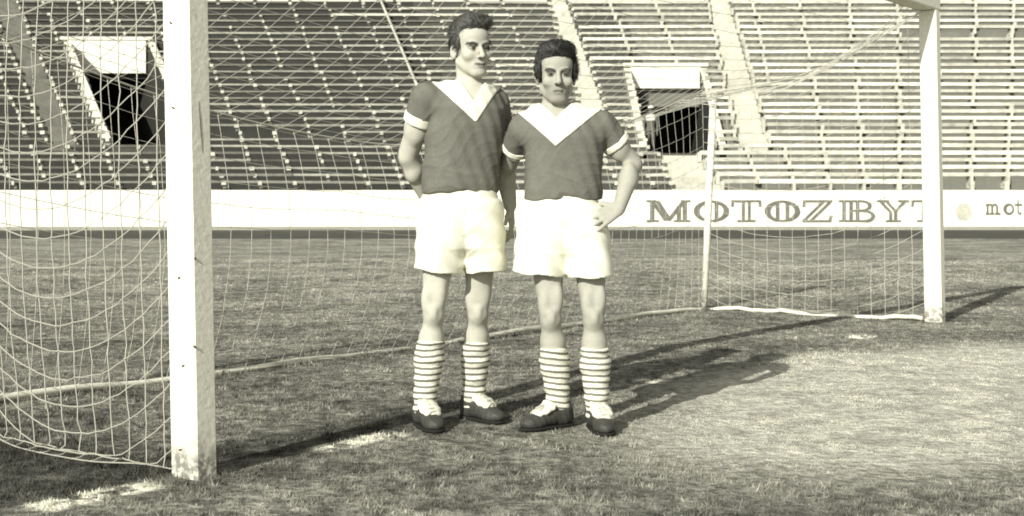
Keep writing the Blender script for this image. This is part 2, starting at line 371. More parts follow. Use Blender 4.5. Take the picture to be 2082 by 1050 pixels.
# ------------------------------------------------------------------ white wall with painted letters
WD = 42.0
def wallp(px): return np.array(((px - CX) * (WD + bow(px)) / F_PX, WD + bow(px)))
wall = empty('advertising_wall', (0, WD, 0), 'long low white wall with painted lettering in front of the stand', 'wall')
woff = np.array((0, WD, 0))
m_wall = simple('wall_limewash', 0.80, 0.22, 0.8, fine=5, fine_amp=0.14)
m_base = simple('wall_base', 0.30, 0.4, 0.8, fine=6, fine_amp=0.3)
zt = CAM_Z + (HOR - 387) * WD / F_PX; zb = 0.11
edges = [-260, -120, 20, 165, 300, 445, 590, 735, 880, 1025, 1165, 1290, 1420, 1560, 1700, 1840, 1926, 2060, 2200, 2360]
for i, (a, b) in enumerate(zip(edges[:-1], edges[1:])):
    p, q = wallp(a), wallp(b); j = (rng.random() - .5) * 0.015
    d = (q - p); L = np.linalg.norm(d); d /= L; n = np.array((d[1], -d[0])); p = p + d * 0.004; q = q - d * 0.004
    mb = MB(); mb.hexa([(*(p + n * (0.06 + j)), zb), (*(q + n * (0.06 + j)), zb), (*(q - n * 0.1), zb), (*(p - n * 0.1), zb),
                        (*(p + n * (0.06 + j)), zt + j), (*(q + n * (0.06 + j)), zt + j), (*(q - n * 0.1), zt + j), (*(p - n * 0.1), zt + j)])
    mb.build('wall_panel', m_wall, wall, off=woff)
    mb = MB(); mb.hexa([(*(p + n * 0.10), -0.05), (*(q + n * 0.10), -0.05), (*(q - n * 0.06), -0.05), (*(p - n * 0.06), -0.05),
                        (*(p + n * 0.10), zb - 0.004), (*(q + n * 0.10), zb - 0.004), (*(q - n * 0.06), zb - 0.004), (*(p - n * 0.06), zb - 0.004)])
    mb.build('wall_base', m_base, wall, off=woff)
m_letter = simple('letter_paint', 0.16, 0.7, 3.0, fine=12, fine_amp=0.5)
m_faded = simple('faded_letter_paint', 0.45, 0.8, 3.0, fine=12, fine_amp=0.5)
def stroke(mb, pts, w):                                         # flat painted stroke of width w in letter space
    for (x0, y0), (x1, y1) in zip(pts[:-1], pts[1:]):
        dx, dy = x1 - x0, y1 - y0; l = math.hypot(dx, dy) or 1; nx, ny = -dy / l * w / 2, dx / l * w / 2
        e = w * 0.15; ex, ey = dx / l * e, dy / l * e
        mb.append([(x0+nx-ex, y0+ny-ey), (x0-nx-ex, y0-ny-ey), (x1-nx+ex, y1-ny+ey), (x1+nx+ex, y1+ny+ey)])
def arc(cx, cy, rx, ry, a0, a1, n=14): return [(cx + rx * math.cos(R(a0 + (a1 - a0) * i / n)), cy + ry * math.sin(R(a0 + (a1 - a0) * i / n))) for i in range(n + 1)]
T = 0.10
LET = {   # strokes in a unit box, wide stems drawn as two lines with the ground showing between
 'M': [[(0,0.03),(.26,.03)],[(0,.97),(.2,.97)],[(.8,.97),(1,.97)],[(.64,.03),(1,.03)],[(.12,.03),(.12,.97)],[(.12,.97),(.44,.06)],[(.24,.97),(.52,.12)],[(.86,.97),(.5,.06)],[(.74,.03),(.74,.72)],[(.88,.03),(.88,.97)]],
 'O': [arc(.5,.5,.46,.46,0,360,26), [(.36,.08),(.36,.92)], [(.64,.08),(.64,.92)], arc(.5,.5,.40,.46,100,260,12), arc(.5,.5,.40,.46,-80,80,12)],
 'T': [[(0,.97),(1,.97)],[(.02,.72),(.04,.97)],[(.98,.72),(.96,.97)],[(.40,.03),(.40,.97)],[(.60,.03),(.60,.97)],[(.2,.03),(.8,.03)]],
 'Z': [[(.02,.97),(.98,.97)],[(.04,.72),(.06,.97)],[(.72,.97),(.02,.03)],[(.96,.97),(.26,.03)],[(0,.03),(.96,.03)],[(.96,.28),(.92,.03)]],
 'B': [[(0,.03),(.66,.03)],[(0,.97),(.62,.97)],[(.14,.03),(.14,.97)],[(.34,.03),(.34,.97)],[(.34,.52),(.7,.52)],arc(.62,.75,.26,.22,90,-90,10),arc(.66,.27,.32,.24,90,-90,10),[(.52,.03),(.52,.97)]],
 'Y': [[(0,.97),(.36,.97)],[(.68,.97),(1,.97)],[(.08,.97),(.42,.45)],[(.28,.97),(.56,.52)],[(.88,.97),(.56,.45)],[(.42,.03),(.42,.45)],[(.58,.03),(.58,.45)],[(.28,.03),(.74,.03)]],
 'm': [[(0,.03),(.22,.03)],[(.3,.03),(.56,.03)],[(.66,.03),(1,.03)],[(0,.6),(.14,.6)],[(.11,.03),(.11,.62)],arc(.27,.44,.16,.18,160,0,8),[(.43,.03),(.43,.44)],arc(.6,.44,.17,.18,160,0,8),[(.77,.03),(.77,.44)]],
 'o': [arc(.5,.33,.36,.30,0,360,20), arc(.5,.33,.24,.28,90,270,10)],
 't': [[(.1,.6),(.9,.6)],[(.45,.12),(.45,.9)],arc(.65,.2,.2,.16,180,320,8)],
}
NMS = {'M':'letter_m','O':'letter_o','T':'letter_t','Z':'letter_z','B':'letter_b','Y':'letter_y','m':'letter_m','o':'letter_o','t':'letter_t'}
def letter(ch, x0, x1, y0, y1, mat, w=T):
    polys = []
    for s in LET[ch]: stroke(polys, s, w)
    mb = MB()
    for i, pl in enumerate(polys):
        f, b = [], []
        for u, vv in pl:
            px = x0 + u * (x1 - x0); py = y1 - vv * (y1 - y0); g = wallp(px)
            z = CAM_Z - (py - HOR) * WD / F_PX; dy = 0.075 + 0.0006 * i
            f.append((g[0], g[1] - dy - 0.006, z)); b.append((g[0], g[1] - dy + 0.012, z))
        k = len(mb.v); mb.v += f + b
        mb.f += [(k, k+1, k+2, k+3), (k+7, k+6, k+5, k+4)] + [(k+(j+1) % 4, k+j, k+4+j, k+4+(j+1) % 4) for j in range(4)]
    mb.build(NMS[ch], mat, wall, off=woff)
for ch, a, b in (('M',1315,1402),('O',1410,1481),('T',1487,1546),('O',1554,1625),('Z',1631,1691),('B',1705,1776),('Y',1783,1846),('T',1852,1911)):
    letter(ch, a, b, 408, 451, m_letter)
for ch, a, b in (('m',2003,2032),('o',2036,2062),('t',2060,2078)):
    letter(ch, a, b, 408 - 4, 436, m_letter, 0.13)
mb = MB(); n = 22
for rr, dy in ((1.0, 0.078),):
    ring = [(1958 + 17 * math.cos(2 * math.pi * i / n) * rr, 430 + 18 * math.sin(2 * math.pi * i / n) * rr + (2 if i % 3 else 0)) for i in range(n)]
    f = [(*(wallp(x) - (0, dy)), CAM_Z - (y - HOR) * WD / F_PX) for x, y in ring]; b = [(p[0], p[1] + 0.02, p[2]) for p in f]
    mb.v += f + b; mb.f += [tuple(reversed(range(n)))] + [tuple(range(n, 2 * n))] + [(i, (i+1) % n, n + (i+1) % n, n + i) for i in range(n)]
mb.build('painted_emblem', m_faded, wall, off=woff)

# ------------------------------------------------------------------ goal frame
pt = NT('white_gloss_paint'); pz = pt.node('ShaderNodeSeparateXYZ'); pt.put(pz.inputs[0], pt.pos())
soil = pt.math('MULTIPLY', pt.ramp(pt.math('ADD', pz.outputs[2], pt.math('MULTIPLY', pt.noise(pt.pos(), 14, 4), -0.16)), 0.10, -0.04), pt.ramp(pt.noise(pt.pos(), 40, 3), 0.3, 0.6))
chip = pt.ramp(pt.noise(pt.pos(), 17, 5, 0.7, stretch=(1, 1, 0.35)), 0.66, 0.72)
pv = pt.math('MULTIPLY', 0.80, pt.ramp(pt.noise(pt.pos(), 50, 3, 0.7), 0.25, 0.75, 0.88, 1.06))
pt.tone(pt.mix(soil, pt.mix(chip, pv, 0.42), 0.22)); pt.rough(0.6, 0.3); pt.bump(pt.noise(pt.pos(), 45, 4), 0.7, 0.003); m_post = pt.m
m_rail = simple('chipped_white_paint', 0.70, 0.7, 7, fine=60, fine_amp=0.4)
m_iron = simple('rusty_iron', 0.05, 0.3, 10)
goal = empty('football_goal', (GL[0], GL[1], 0), 'white wooden football goal frame with rear stanchions', 'goal')
go = np.array((GL[0], GL[1], 0))
def chamfer_bar(mb, c0, c1, ax, ay, hx, hy, ch):                # bar of octagonal section from c0 to c1
    sec_ = [(hx-ch,-hy),(hx,-hy+ch),(hx,hy-ch),(hx-ch,hy),(-hx+ch,hy),(-hx,hy-ch),(-hx,-hy+ch),(-hx+ch,-hy)]
    n = 10; b = len(mb.v)
    for i in range(n + 1):
        c = c0 + (c1 - c0) * i / n
        for (s, t_) in sec_: 
            mb.v.append(tuple(c + ax * s + ay * t_))
    for i in range(n):
        for k in range(8): mb.f.append((b+i*8+k, b+i*8+(k+1) % 8, b+(i+1)*8+(k+1) % 8, b+(i+1)*8+k))
    mb.f += [tuple(reversed(range(b, b+8))), tuple(range(b+n*8, b+n*8+8))]
G3, P3 = np.array((*G, 0.0)), np.array((*PB, 0.0))
HB = 2.47
for t_ in (0.0, GW):
    mb = MB(); chamfer_bar(mb, gp(t_, 0, -0.1), gp(t_, 0, HB - 0.003), G3, P3, 0.05, 0.07, 0.010); mb.build('post', m_post, goal, off=go)
mb = MB(); chamfer_bar(mb, gp(-0.06, 0, HB + 0.062), gp(GW + 0.06, 0, HB + 0.062), P3, np.array((0, 0, 1.0)), 0.07, 0.06, 0.010)
mb.build('crossbar', m_post, goal, off=go)
BK, HS = 2.05, 1.92
for t_ in (0.0, GW):
    mb = MB(); b0 = gp(t_, BK, -0.1); b1 = gp(t_, BK, HS); b1[0] += 0.10
    b0[0] -= 0.03 if t_ else 0; mb.tube([b0, (b0 + b1) / 2, b1], 0.032, 10); mb.build('stanchion', m_post, goal, smooth=True, off=go)
def rail_pts(A, B, n):
    out = []
    for i in range(n + 1):
        p = A + (B - A) * i / n; s = i / n
        out.append(p + np.array((0, 0, 0.011 * math.sin(9 * s + 1) + 0.009 * math.sin(23 * s) + 0.004 * math.sin(61 * s))))
    return out
for A, B, n in ((gp(0.02, BK, 0.016), gp(GW - 0.02, BK, 0.016), 40), (gp(GW, 0.1, 0.012), gp(GW, BK - 0.04, 0.010), 14)):
    mb = MB(); mb.tube(rail_pts(A, B, n * 2), 0.018, 8); mb.build('ground_bar', m_rail, goal, smooth=True, off=go)
def face_pt(px, py):                                            # point on the near post's outer or field face
    best = None
    z = CAM_Z - (py - HOR) * 4.76 / F_PX
    edge = gp(0, 0, z) - G3 * 0.05 - P3 * 0.07; ex = CX + edge[0] / edge[1] * F_PX
    if px < ex:
        a, d = edge, P3 * 0.14
    else: a, d = edge, G3 * 0.10
    lo_, hi_ = 0.0, 1.0
    for _ in range(30):
        m_ = (lo_ + hi_) / 2; q = a + d * m_; x = CX + q[0] / q[1] * F_PX
        if (x > px) == (px < ex): lo_ = m_
        else: hi_ = m_
    nrm = -G3 if px < ex else -P3
    return a + d * lo_, nrm
for px, py, dx, dz in ((347,48,.012,-.006),(352,220,.012,-.004),(396,523,-.003,-.006),(364,565,.008,.004),(372,742,.012,.006),(396,700,-.003,-.005),(366,912,.018,.004)):
    p, nr = face_pt(px, py); mb = MB()
    side = np.array((dx, 0, dz)); mb.tube([p - nr * 0.01, p + nr * 0.004, p + nr * 0.007 + side * 0.5, p + nr * 0.004 + side], 0.0028, 6)
    mb.build('net_hook', m_iron, goal, off=go)
mb = MB(); pts = []
for i in range(14):
    p, nr = face_pt(404 + 0.6 * i, 208 + i * 8); pts.append(p + nr * 0.0005)
mb.tube(pts, [0.0005 + 0.0010 * math.sin(math.pi * i / 13) for i in range(14)], 5); mb.build('crack', m_iron, goal, off=go)

# ------------------------------------------------------------------ goal net
m_net = simple('net_cord', 0.42, 0.3, 9, rough=0.9)
net = empty('goal_net', (GL[0], GL[1], 0), 'sagging square mesh cord net hung on the goal frame', 'net')
def lerp(a, b, s): return a + (b - a) * s
def zback(s): return HS - 0.62 * 4 * s * (1 - s) * (1.12 - 0.24 * s)
def net_panel(name, fn, nu, nv, r, knots=0.0, sub=1):
    mb = MB(); Pn = [[fn(i / (nu * sub), j / (nv * sub)) for j in range(nv * sub + 1)] for i in range(nu * sub + 1)]
    jit = rng.normal(0, 0.0022, (nu * sub + 1, nv * sub + 1, 3))
    for i in range(nu * sub + 1):
        for j in range(nv * sub + 1):
            if 0 < i < nu * sub and 0 < j < nv * sub: Pn[i][j] = Pn[i][j] + jit[i][j]
    for i in range(0, nu * sub + 1, sub): mb.tube(Pn[i], r, 4, False)
    for j in range(0, nv * sub + 1, sub): mb.tube([Pn[i][j] for i in range(nu * sub + 1)], r, 4, False)
    if knots:
        for i in range(0, nu * sub + 1, sub):
            for j in range(0, nv * sub + 1, sub): mb.knot(Pn[i][j], knots * (0.7 + 0.6 * rng.random()))
    mb.build(name, m_net, net, off=go)
def skew(u): q = u / 0.64; return 4 * q * (1 - q) if q < 1 else -0.35 * (1 - (1 - (q - 1) / 0.5625) ** 2)
def side_fn(t_, sgn, sag, shape=lambda u: 4 * u * (1 - u)):
    def fn(u, v_):                                              # u from the post to the stanchion, v down
        zt = lerp(HB, HS, u) - 0.10 * 4 * u * (1 - u)
        z = zt * (1 - v_) - sag * shape(u) * (0.45 + 0.55 * min(1, v_ * 1.6)) * (1 if shape(u) > 0 else 1 - v_) + 0.012
        out = 0.0
        if z < 0.012: out = (0.012 - z) * 0.45; z = 0.012 + 0.02 * (1 - math.cos(out * 60)) * 0.3
        bulge = 0.05 * math.sin(math.pi * u) * math.sin(math.pi * min(1, v_ * 1.1)) + out
        return gp(t_ + sgn * bulge, 0.06 + u * (BK - 0.06), z)
    return fn
net_panel('side_panel', side_fn(0.0, -1, 0.25, skew), 20, 21, 0.0024, 0.0055, 2)
net_panel('side_panel', side_fn(GW, 1, 0.22), 17, 17, 0.0026, 0.0, 2)
def back_fn(u, v_):
    zt = zback(u); z = zt * (1 - v_) + 0.02 - 0.10 * math.sin(math.pi * v_) * abs(math.sin(u * 9.0)) * 0.5
    ins = -0.22 * math.sin(math.pi * v_) * math.sin(math.pi * u)
    return gp(u * GW + 0.16 * (1 - v_) * math.sin(math.pi * u), BK + ins, max(0.015, z))
net_panel('back_panel', back_fn, 54, 12, 0.0019, 0.0035)
def roof_fn(u, v_):
    zb_ = zback(u); z = lerp(HB, zb_, v_) - 0.16 * math.sin(math.pi * v_)
    return gp(u * GW + 0.16 * v_ * math.sin(math.pi * u), lerp(0.06, BK, v_), z)
net_panel('roof_panel', roof_fn, 54, 17, 0.0016, 0.0035)
for fnr in (lambda s: roof_fn(1.0, s), lambda s: roof_fn(0.0, s), lambda s: back_fn(s, 0.0)):
    mb = MB(); mb.tube([fnr(i / 30) for i in range(31)], 0.006, 5); mb.build('edge_rope', m_net, net, off=go)
mb = MB()                                                       # loose netting gathered along the right top edge
for q_ in range(9):
    ph = rng.random() * 6
    mb.tube([roof_fn(1.0 - 0.006 * q_ * (1 + 0.3 * math.sin(5 * s_ + ph)), s_) + np.array((0, 0, -0.012 * q_ * math.sin(math.pi * s_) + 0.02 * math.sin(11 * s_ + ph))) for s_ in [i / 24 for i in range(25)]], 0.0028, 3, False)
mb.build('gathered_netting', m_net, net, off=go)

# ------------------------------------------------------------------ people: signed distance fields turned into skin and cloth
def smin(a, b, k):
    if k <= 0: return np.minimum(a, b)
    h = np.clip(0.5 + 0.5 * (b - a) / k, 0, 1); return b + (a - b) * h - k * h * (1 - h)
class Field:
    def __init__(s, lo, hi, h):
        s.lo = np.array(lo, float); s.h = h; n = np.ceil((np.array(hi) - lo) / h).astype(int) + 1
        s.ax = [s.lo[i] + h * np.arange(n[i]) for i in range(3)]; s.F = np.full(n, 0.5, np.float32)
    def region(s, lo, hi):
        sl = []
        for i in range(3):
            a = int(np.clip(math.floor((lo[i] - s.lo[i]) / s.h), 0, len(s.ax[i]))); b = int(np.clip(math.ceil((hi[i] - s.lo[i]) / s.h) + 1, 0, len(s.ax[i])))
            sl.append(slice(a, max(a, b)))
        X = s.ax[0][sl[0]][:, None, None].astype(np.float32); Y = s.ax[1][sl[1]][None, :, None].astype(np.float32); Z = s.ax[2][sl[2]][None, None, :].astype(np.float32)
        return tuple(sl), X, Y, Z
    def apply(s, pr, k=0.02, op='add', grow=0.0):
        fn, lo, hi = pr; pad = k + abs(grow) + 0.02
        sl, X, Y, Z = s.region(np.array(lo) - pad, np.array(hi) + pad)
        if s.F[sl].size == 0: return
        d = fn(X, Y, Z) - grow; a = s.F[sl]
        s.F[sl] = (smin(a, d, k) if op == 'add' else -smin(-a, d, k)).astype(np.float32)
    def full(s): return s.ax[0][:, None, None].astype(np.float32), s.ax[1][None, :, None].astype(np.float32), s.ax[2][None, None, :].astype(np.float32)
    def keep(s, fn, k=0.0):
        X, Y, Z = s.full(); d = fn(X, Y, Z); s.F = (-smin(-s.F, -d, k)).astype(np.float32)
def cone(a, b, ra, rb):
    a = np.array(a, float); b = np.array(b, float); ba = b - a; L2 = float(ba @ ba) + 1e-12; r = max(ra, rb)
    def fn(X, Y, Z):
        x, y, z = X - a[0], Y - a[1], Z - a[2]; t = np.clip((x * ba[0] + y * ba[1] + z * ba[2]) / L2, 0, 1)
        return np.sqrt((x - t * ba[0]) ** 2 + (y - t * ba[1]) ** 2 + (z - t * ba[2]) ** 2) - (ra + (rb - ra) * t)
    return fn, np.minimum(a, b) - r, np.maximum(a, b) + r
def ell(c, r, M=np.eye(3)):
    c = np.array(c, float); r = np.array(r, float); rm = r.max(); mn = r.min()
    def fn(X, Y, Z):
        x, y, z = X - c[0], Y - c[1], Z - c[2]
        u = [(M[0, i] * x + M[1, i] * y + M[2, i] * z) / r[i] for i in range(3)]
        k0 = np.sqrt(u[0] ** 2 + u[1] ** 2 + u[2] ** 2); k1 = np.sqrt((u[0] / r[0]) ** 2 + (u[1] / r[1]) ** 2 + (u[2] / r[2]) ** 2) + 1e-6
        return k0 * (k0 - 1) / k1
    return fn, c - rm, c + rm
def loft(slices, yaw=0.0, p=2.3):
    """slices: (z, cx, cy, a, b), elliptical sections stacked upwards"""
    S = np.array(sorted(slices), float); c, s_ = math.cos(yaw), math.sin(yaw)
    def fn(X, Y, Z):
        z = np.clip(Z, S[0, 0], S[-1, 0]); cx, cy, a, b = (np.interp(z, S[:, 0], S[:, i]).astype(np.float32) for i in (1, 2, 3, 4))
        x, y = X - cx, Y - cy; u, v = (c * x + s_ * y) / a, (-s_ * x + c * y) / b
        k = (np.abs(u) ** p + np.abs(v) ** p) ** (1 / p); d = (k - 1) * np.minimum(a, b)
        return np.maximum(d, np.abs(Z - z) + 0 * d - 0.0) if False else np.maximum(d, np.maximum(S[0, 0] - Z, Z - S[-1, 0]))
    r = S[:, 3:5].max()
    return fn, (S[:, 1].min() - r, S[:, 2].min() - r, S[0, 0]), (S[:, 1].max() + r, S[:, 2].max() + r, S[-1, 0])
def surface(fld):
    F = fld.F; s = F < 0
    c = np.zeros(tuple(n - 1 for n in F.shape), np.int8)
    for i in (0, 1):
        for j in (0, 1):
            for k in (0, 1): c += s[i:F.shape[0]-1+i, j:F.shape[1]-1+j, k:F.shape[2]-1+k]
    mask = (c > 0) & (c < 8); idx = np.full(mask.shape, -1, np.int32); idx[mask] = np.arange(mask.sum())
    I = np.stack(np.nonzero(mask), 1); acc = np.zeros((len(I), 3)); cnt = np.zeros(len(I))
    for ax in range(3):
        o1, o2 = [q for q in range(3) if q != ax]
        for u in (0, 1):
            for v_ in (0, 1):
                a = I.copy(); a[:, o1] += u; a[:, o2] += v_; b = a.copy(); b[:, ax] += 1
                f0 = F[a[:, 0], a[:, 1], a[:, 2]]; f1 = F[b[:, 0], b[:, 1], b[:, 2]]; cr = (f0 < 0) != (f1 < 0)
                t = np.where(cr, f0 / np.where(cr, f0 - f1, 1), 0); p = a.astype(float); p[:, ax] += t
                acc[cr] += p[cr]; cnt[cr] += 1
    V = fld.lo + fld.h * acc / cnt[:, None]; Q = []
    for ax in range(3):
        o1, o2 = (ax + 1) % 3, (ax + 2) % 3
        s0 = np.moveaxis(s, (ax, o1, o2), (0, 1, 2)); id_ = np.moveaxis(idx, (ax, o1, o2), (0, 1, 2))
        e = s0[:-1, 1:-1, 1:-1] != s0[1:, 1:-1, 1:-1]; i, j, k = np.nonzero(e); j += 1; k += 1
        q = np.stack([id_[i, j-1, k-1], id_[i, j, k-1], id_[i, j, k], id_[i, j-1, k]], 1); ins = s0[i, j, k]
        q[~ins] = q[~ins][:, ::-1]; Q.append(q)
    return V, np.concatenate(Q)
def field_obj(name, fld, mat, parent, off, tone=None):
    V, Q = surface(fld); me = quads_mesh(name, V - np.asarray(off), Q)
    if tone is not None:
        tv = tone(V)
        for _ in range(1):                                      # soften the borders of brows, lips and eyes
            sm_, ct = tv * 2.0, np.full(len(V), 2.0)
            for i_ in range(4):
                np.add.at(sm_, Q[:, i_], tv[Q[:, (i_ + 1) % 4]]); np.add.at(ct, Q[:, i_], 1.0)
            tv = sm_ / ct
        at = me.attributes.new('tone', 'FLOAT', 'POINT'); at.data.foreach_set('value', tv.astype(np.float32))
    return link(name, me, mat, parent)
def rotz(a): c, s_ = math.cos(a), math.sin(a); return np.array(((c, -s_, 0), (s_, c, 0), (0, 0, 1)))
def rotx(a): c, s_ = math.cos(a), math.sin(a); return np.array(((1, 0, 0), (0, c, -s_), (0, s_, c)))

m_skin = simple('skin', 0.5, 0.12, 14, rough=0.75, spec=0.2, fine=60, fine_amp=0.22, attr=True)
m_shirt = simple('jersey_wool', 0.15, 0.35, 16, rough=0.95, spec=0.1, fine=120, fine_amp=0.35, bump=0.003)
m_cloth = simple('white_cotton', 0.78, 0.06, 8, rough=0.9, spec=0.1, fine=110, fine_amp=0.06, bump=0.002)
m_boot = simple('black_boot_leather', 0.05, 1.0, 26, rough=0.6, spec=0.35, fine=90, fine_amp=0.8, bump=0.002)
m_tongue = simple('pale_boot_tongue', 0.62, 0.4, 25, rough=0.8, fine=90, fine_amp=0.3, bump=0.003)
m_sole = simple('boot_sole', 0.02, 0.3, 20)
def hair_mat(name, v):
    t = NT(name); p = t.pos(); n_ = t.noise(p, 38, 4, 0.7, stretch=(1.7, 0.5, 0.9))
    t.tone(t.math('MULTIPLY', v, t.ramp(n_, 0.3, 0.7, 0.5, 1.7))); t.rough(0.5, 0.35); t.bump(n_, 0.7, 0.006); return t.m
def sock_mat(name, top, pitch, tilt):
    t = NT(name); sep = t.node('ShaderNodeSeparateXYZ'); t.put(sep.inputs[0], t.pos())
    z = t.math('ADD', sep.outputs[2], t.math('ADD', t.math('MULTIPLY', sep.outputs[0], tilt), t.math('MULTIPLY', t.noise(t.pos(), 10, 3), 0.018)))
    f = t.math('FRACT', t.math('DIVIDE', t.math('SUBTRACT', top + 2 * pitch, z), pitch))
    dark = t.math('MULTIPLY', t.ramp(f, 0.54, 0.62), t.ramp(f, 1.0, 0.92))
    t.tone(t.math('MULTIPLY', t.mix(dark, 0.72, 0.17), t.ramp(t.noise(t.pos(), 120, 2), 0.3, 0.7, 0.9, 1.1))); t.rough(0.95, 0.05)
    t.bump(t.noise(t.pos(), 70, 3), 0.5, 0.004); return t.m

def hand_prims(Wp, d, n, s, curl, spread=0.0, size=1.0):
    """wrist, along, palm normal (fingers curl to it), thumb side"""
    d, n, s = (np.array(v, float) / np.linalg.norm(v) for v in (d, n, s)); out = []; K = []
    for q, (o_, l, fl) in enumerate(((0.031, 0.088, 0.070), (0.0105, 0.093, 0.080), (-0.0105, 0.088, 0.074), (-0.031, 0.079, 0.058))):
        kn = Wp + size * (d * l + s * o_ * 1.0); out.append((cone(Wp + size * (s * o_ * 0.55 + d * 0.01), kn, 0.0135 * size, 0.0115 * size), 0.012))
        dd = d + s * o_ * 10 * spread; dd /= np.linalg.norm(dd)
        a = kn; ang = 0.0
        for seg, (fr, ra, rb) in enumerate(((0.45, 0.0090, 0.0084), (0.32, 0.0084, 0.0078), (0.23, 0.0078, 0.0066))):
            ang += curl[seg]; v = dd * math.cos(ang) + n * math.sin(ang); b = a + v * fl * fr * size
            out.append((cone(a, b, ra * size, rb * size), 0.002)); a = b
    t0 = Wp + size * (d * 0.022 + s * 0.022); t1 = t0 + size * (d * 0.028 + s * 0.028 + n * 0.012); t2 = t1 + size * (d * 0.032 + s * 0.012 + n * 0.010)
    out += [(cone(t0, t1, 0.015 * size, 0.011 * size), 0.01), (cone(t1, t2, 0.0108 * size, 0.008 * size), 0.004)]
    return out

def make_person(cfg):
    D = cfg['depth']
    def P(px, py, dy=0.0): return W(px, py, D + dy)
    J = {k: P(*v) for k, v in cfg['joints'].items()}
    base = np.array((J['root'][0], J['root'][1], 0.0))
    root = empty('person', base, cfg['label'], 'person', 'footballers posing in the goal mouth')
    yaw = cfg['yaw']; S = [(P(0, y)[2], P(cx, y)[0], D + dy, a, b) for y, cx, dy, a, b in cfg['torso']]
    allp = np.array(list(J.values())); lo = allp.min(0) - 0.17; hi = allp.max(0) + 0.17; lo[2] = -0.02; hi[2] = J['head'][2] + 0.2
    # ---- body
    B = Field(lo, hi, 0.0042)
    body = loft([(z, x, y, a - 0.014, b - 0.014) for z, x, y, a, b in S], yaw); B.apply(body, 0.02)
    hz = J['hipL'][2]
    B.apply(ell((J['hipL'] + J['hipR']) / 2 + (0, 0.01, 0.03), (0.155, 0.105, 0.13)), 0.04)
    nb = J['neck']
    for s_ in 'LR': B.apply(cone(nb + (0, 0.015, -0.03), J['sh' + s_], 0.055, 0.047), 0.05)
    for s_ in 'LR':
        a, e, w_ = J['sh' + s_], J['el' + s_], J['wr' + s_]; r = cfg['arm']
        B.apply(cone(a, e, r[0], r[1]), 0.02); B.apply(ell((a * 0.55 + e * 0.45), (r[0] * 1.02,) * 3), 0.03)
        ud = (e - a) / np.linalg.norm(e - a); fd = (w_ - e) / np.linalg.norm(w_ - e)
        B.apply(ell(e + ud * 0.016 + (0, 0.012, 0), (0.026, 0.026, 0.026)), 0.02); B.apply(ell(e + fd * 0.075 + (0, -0.010, 0.004), (r[2] * 0.98, r[2] * 1.02, 0.06)), 0.025)
        B.apply(ell(a * 0.45 + e * 0.55 + (0, -0.016, 0), (r[0] * 0.84, r[0] * 0.80, 0.062)), 0.02)
        B.apply(cone(e, e * 0.65 + w_ * 0.35, r[1] * 0.94, r[2] * 1.0), 0.012); B.apply(cone(e * 0.65 + w_ * 0.35, w_, r[2] * 1.05, r[3]), 0.015)
    for s_ in 'LR':
        h_, k_, a = J['hip' + s_], J['kn' + s_], J['an' + s_]
        B.apply(cone(h_, k_, 0.082, 0.044), 0.04)
        B.apply(ell(k_ + (0, -0.018, -0.005), (0.035, 0.038, 0.048)), 0.02)
        mid = k_ * 0.72 + a * 0.28
        B.apply(ell(k_ + (0, -0.044, 0.004), (0.024, 0.016, 0.028)), 0.016)
        for q_ in (-1, 1):
            B.apply(ell(k_ + (q_ * 0.036, -0.058, -0.004), (0.012, 0.010, 0.026)), 0.020, 'cut')
            B.apply(ell(k_ + (q_ * 0.030, -0.026, 0.070 + 0.012 * q_), (0.021, 0.024, 0.050)), 0.026)
        B.apply(cone(k_ + (0, 0.005, -0.02), mid + (0, 0.018, 0), 0.041, 0.049), 0.02); B.apply(cone(mid + (0, 0.014, 0), a, 0.052, 0.034), 0.02)
        B.apply(cone(a, a * 0.35 + J['to' + s_] * 0.65, 0.034, 0.026), 0.02)
    for pr, k in cfg['hands'](J): B.apply(pr, k)
    # ---- head
    hc = J['head']; M = rotz(cfg['head_yaw']) @ rotx(cfg['head_pitch']) 
    if cfg.get('roll'): 
        c, s2 = math.cos(cfg['roll']), math.sin(cfg['roll']); M = M @ np.array(((c, 0, s2), (0, 1, 0), (-s2, 0, c)))
    hs = cfg.get('head_scale', 1.0)
    H = lambda x, y, z: hc + M @ (np.array((x, y, z)) * hs)
    def E(x, y, z, a, b, c): return ell(H(x, y, z), np.array((a, b, c)) * hs, M)
    B.apply(cone(H(0, 0.03, -0.06), nb + (0, 0.012, -0.03), 0.052, 0.058), 0.03)
    B.apply(E(0, 0.015, 0.040, 0.073, 0.094, 0.085), 0.02)
    B.apply(E(0, -0.028, -0.030, 0.058, 0.056, 0.078), 0.03)
    B.apply(E(0, -0.045, 0.055, 0.056, 0.042, 0.045), 0.03)
    for x in (-1, 1):
        B.apply(cone(H(x * 0.057, 0.002, -0.055), H(x * 0.020, -0.066, -0.104), 0.015, 0.015), 0.025)
        B.apply(E(x * 0.042, -0.058, -0.030, 0.021, 0.020, 0.018), 0.02)
    B.apply(E(0, -0.070, -0.103, 0.024, 0.020, 0.018), 0.018)
    B.apply(E(0, -0.066, -0.072, 0.034, 0.024, 0.024), 0.015)
    for x in (-1, 1): B.apply(E(x * 0.032, -0.092, 0.000, 0.021, 0.017, 0.012), 0.012, 'cut')
    for x in (-1, 1): B.apply(E(x * 0.030, -0.080, 0.020, 0.026, 0.010, 0.008), 0.010)
    for x in (-1, 1): B.apply(E(x * 0.031, -0.071, -0.001, 0.0135, 0.0125, 0.0125), 0.003)
    B.apply(cone(H(0, -0.084, 0.010), H(0, -0.107, -0.032), 0.0075 * hs, 0.0115 * hs), 0.008)
    for x in (-1, 1): B.apply(E(x * 0.012, -0.094, -0.037, 0.008, 0.009, 0.007), 0.006)
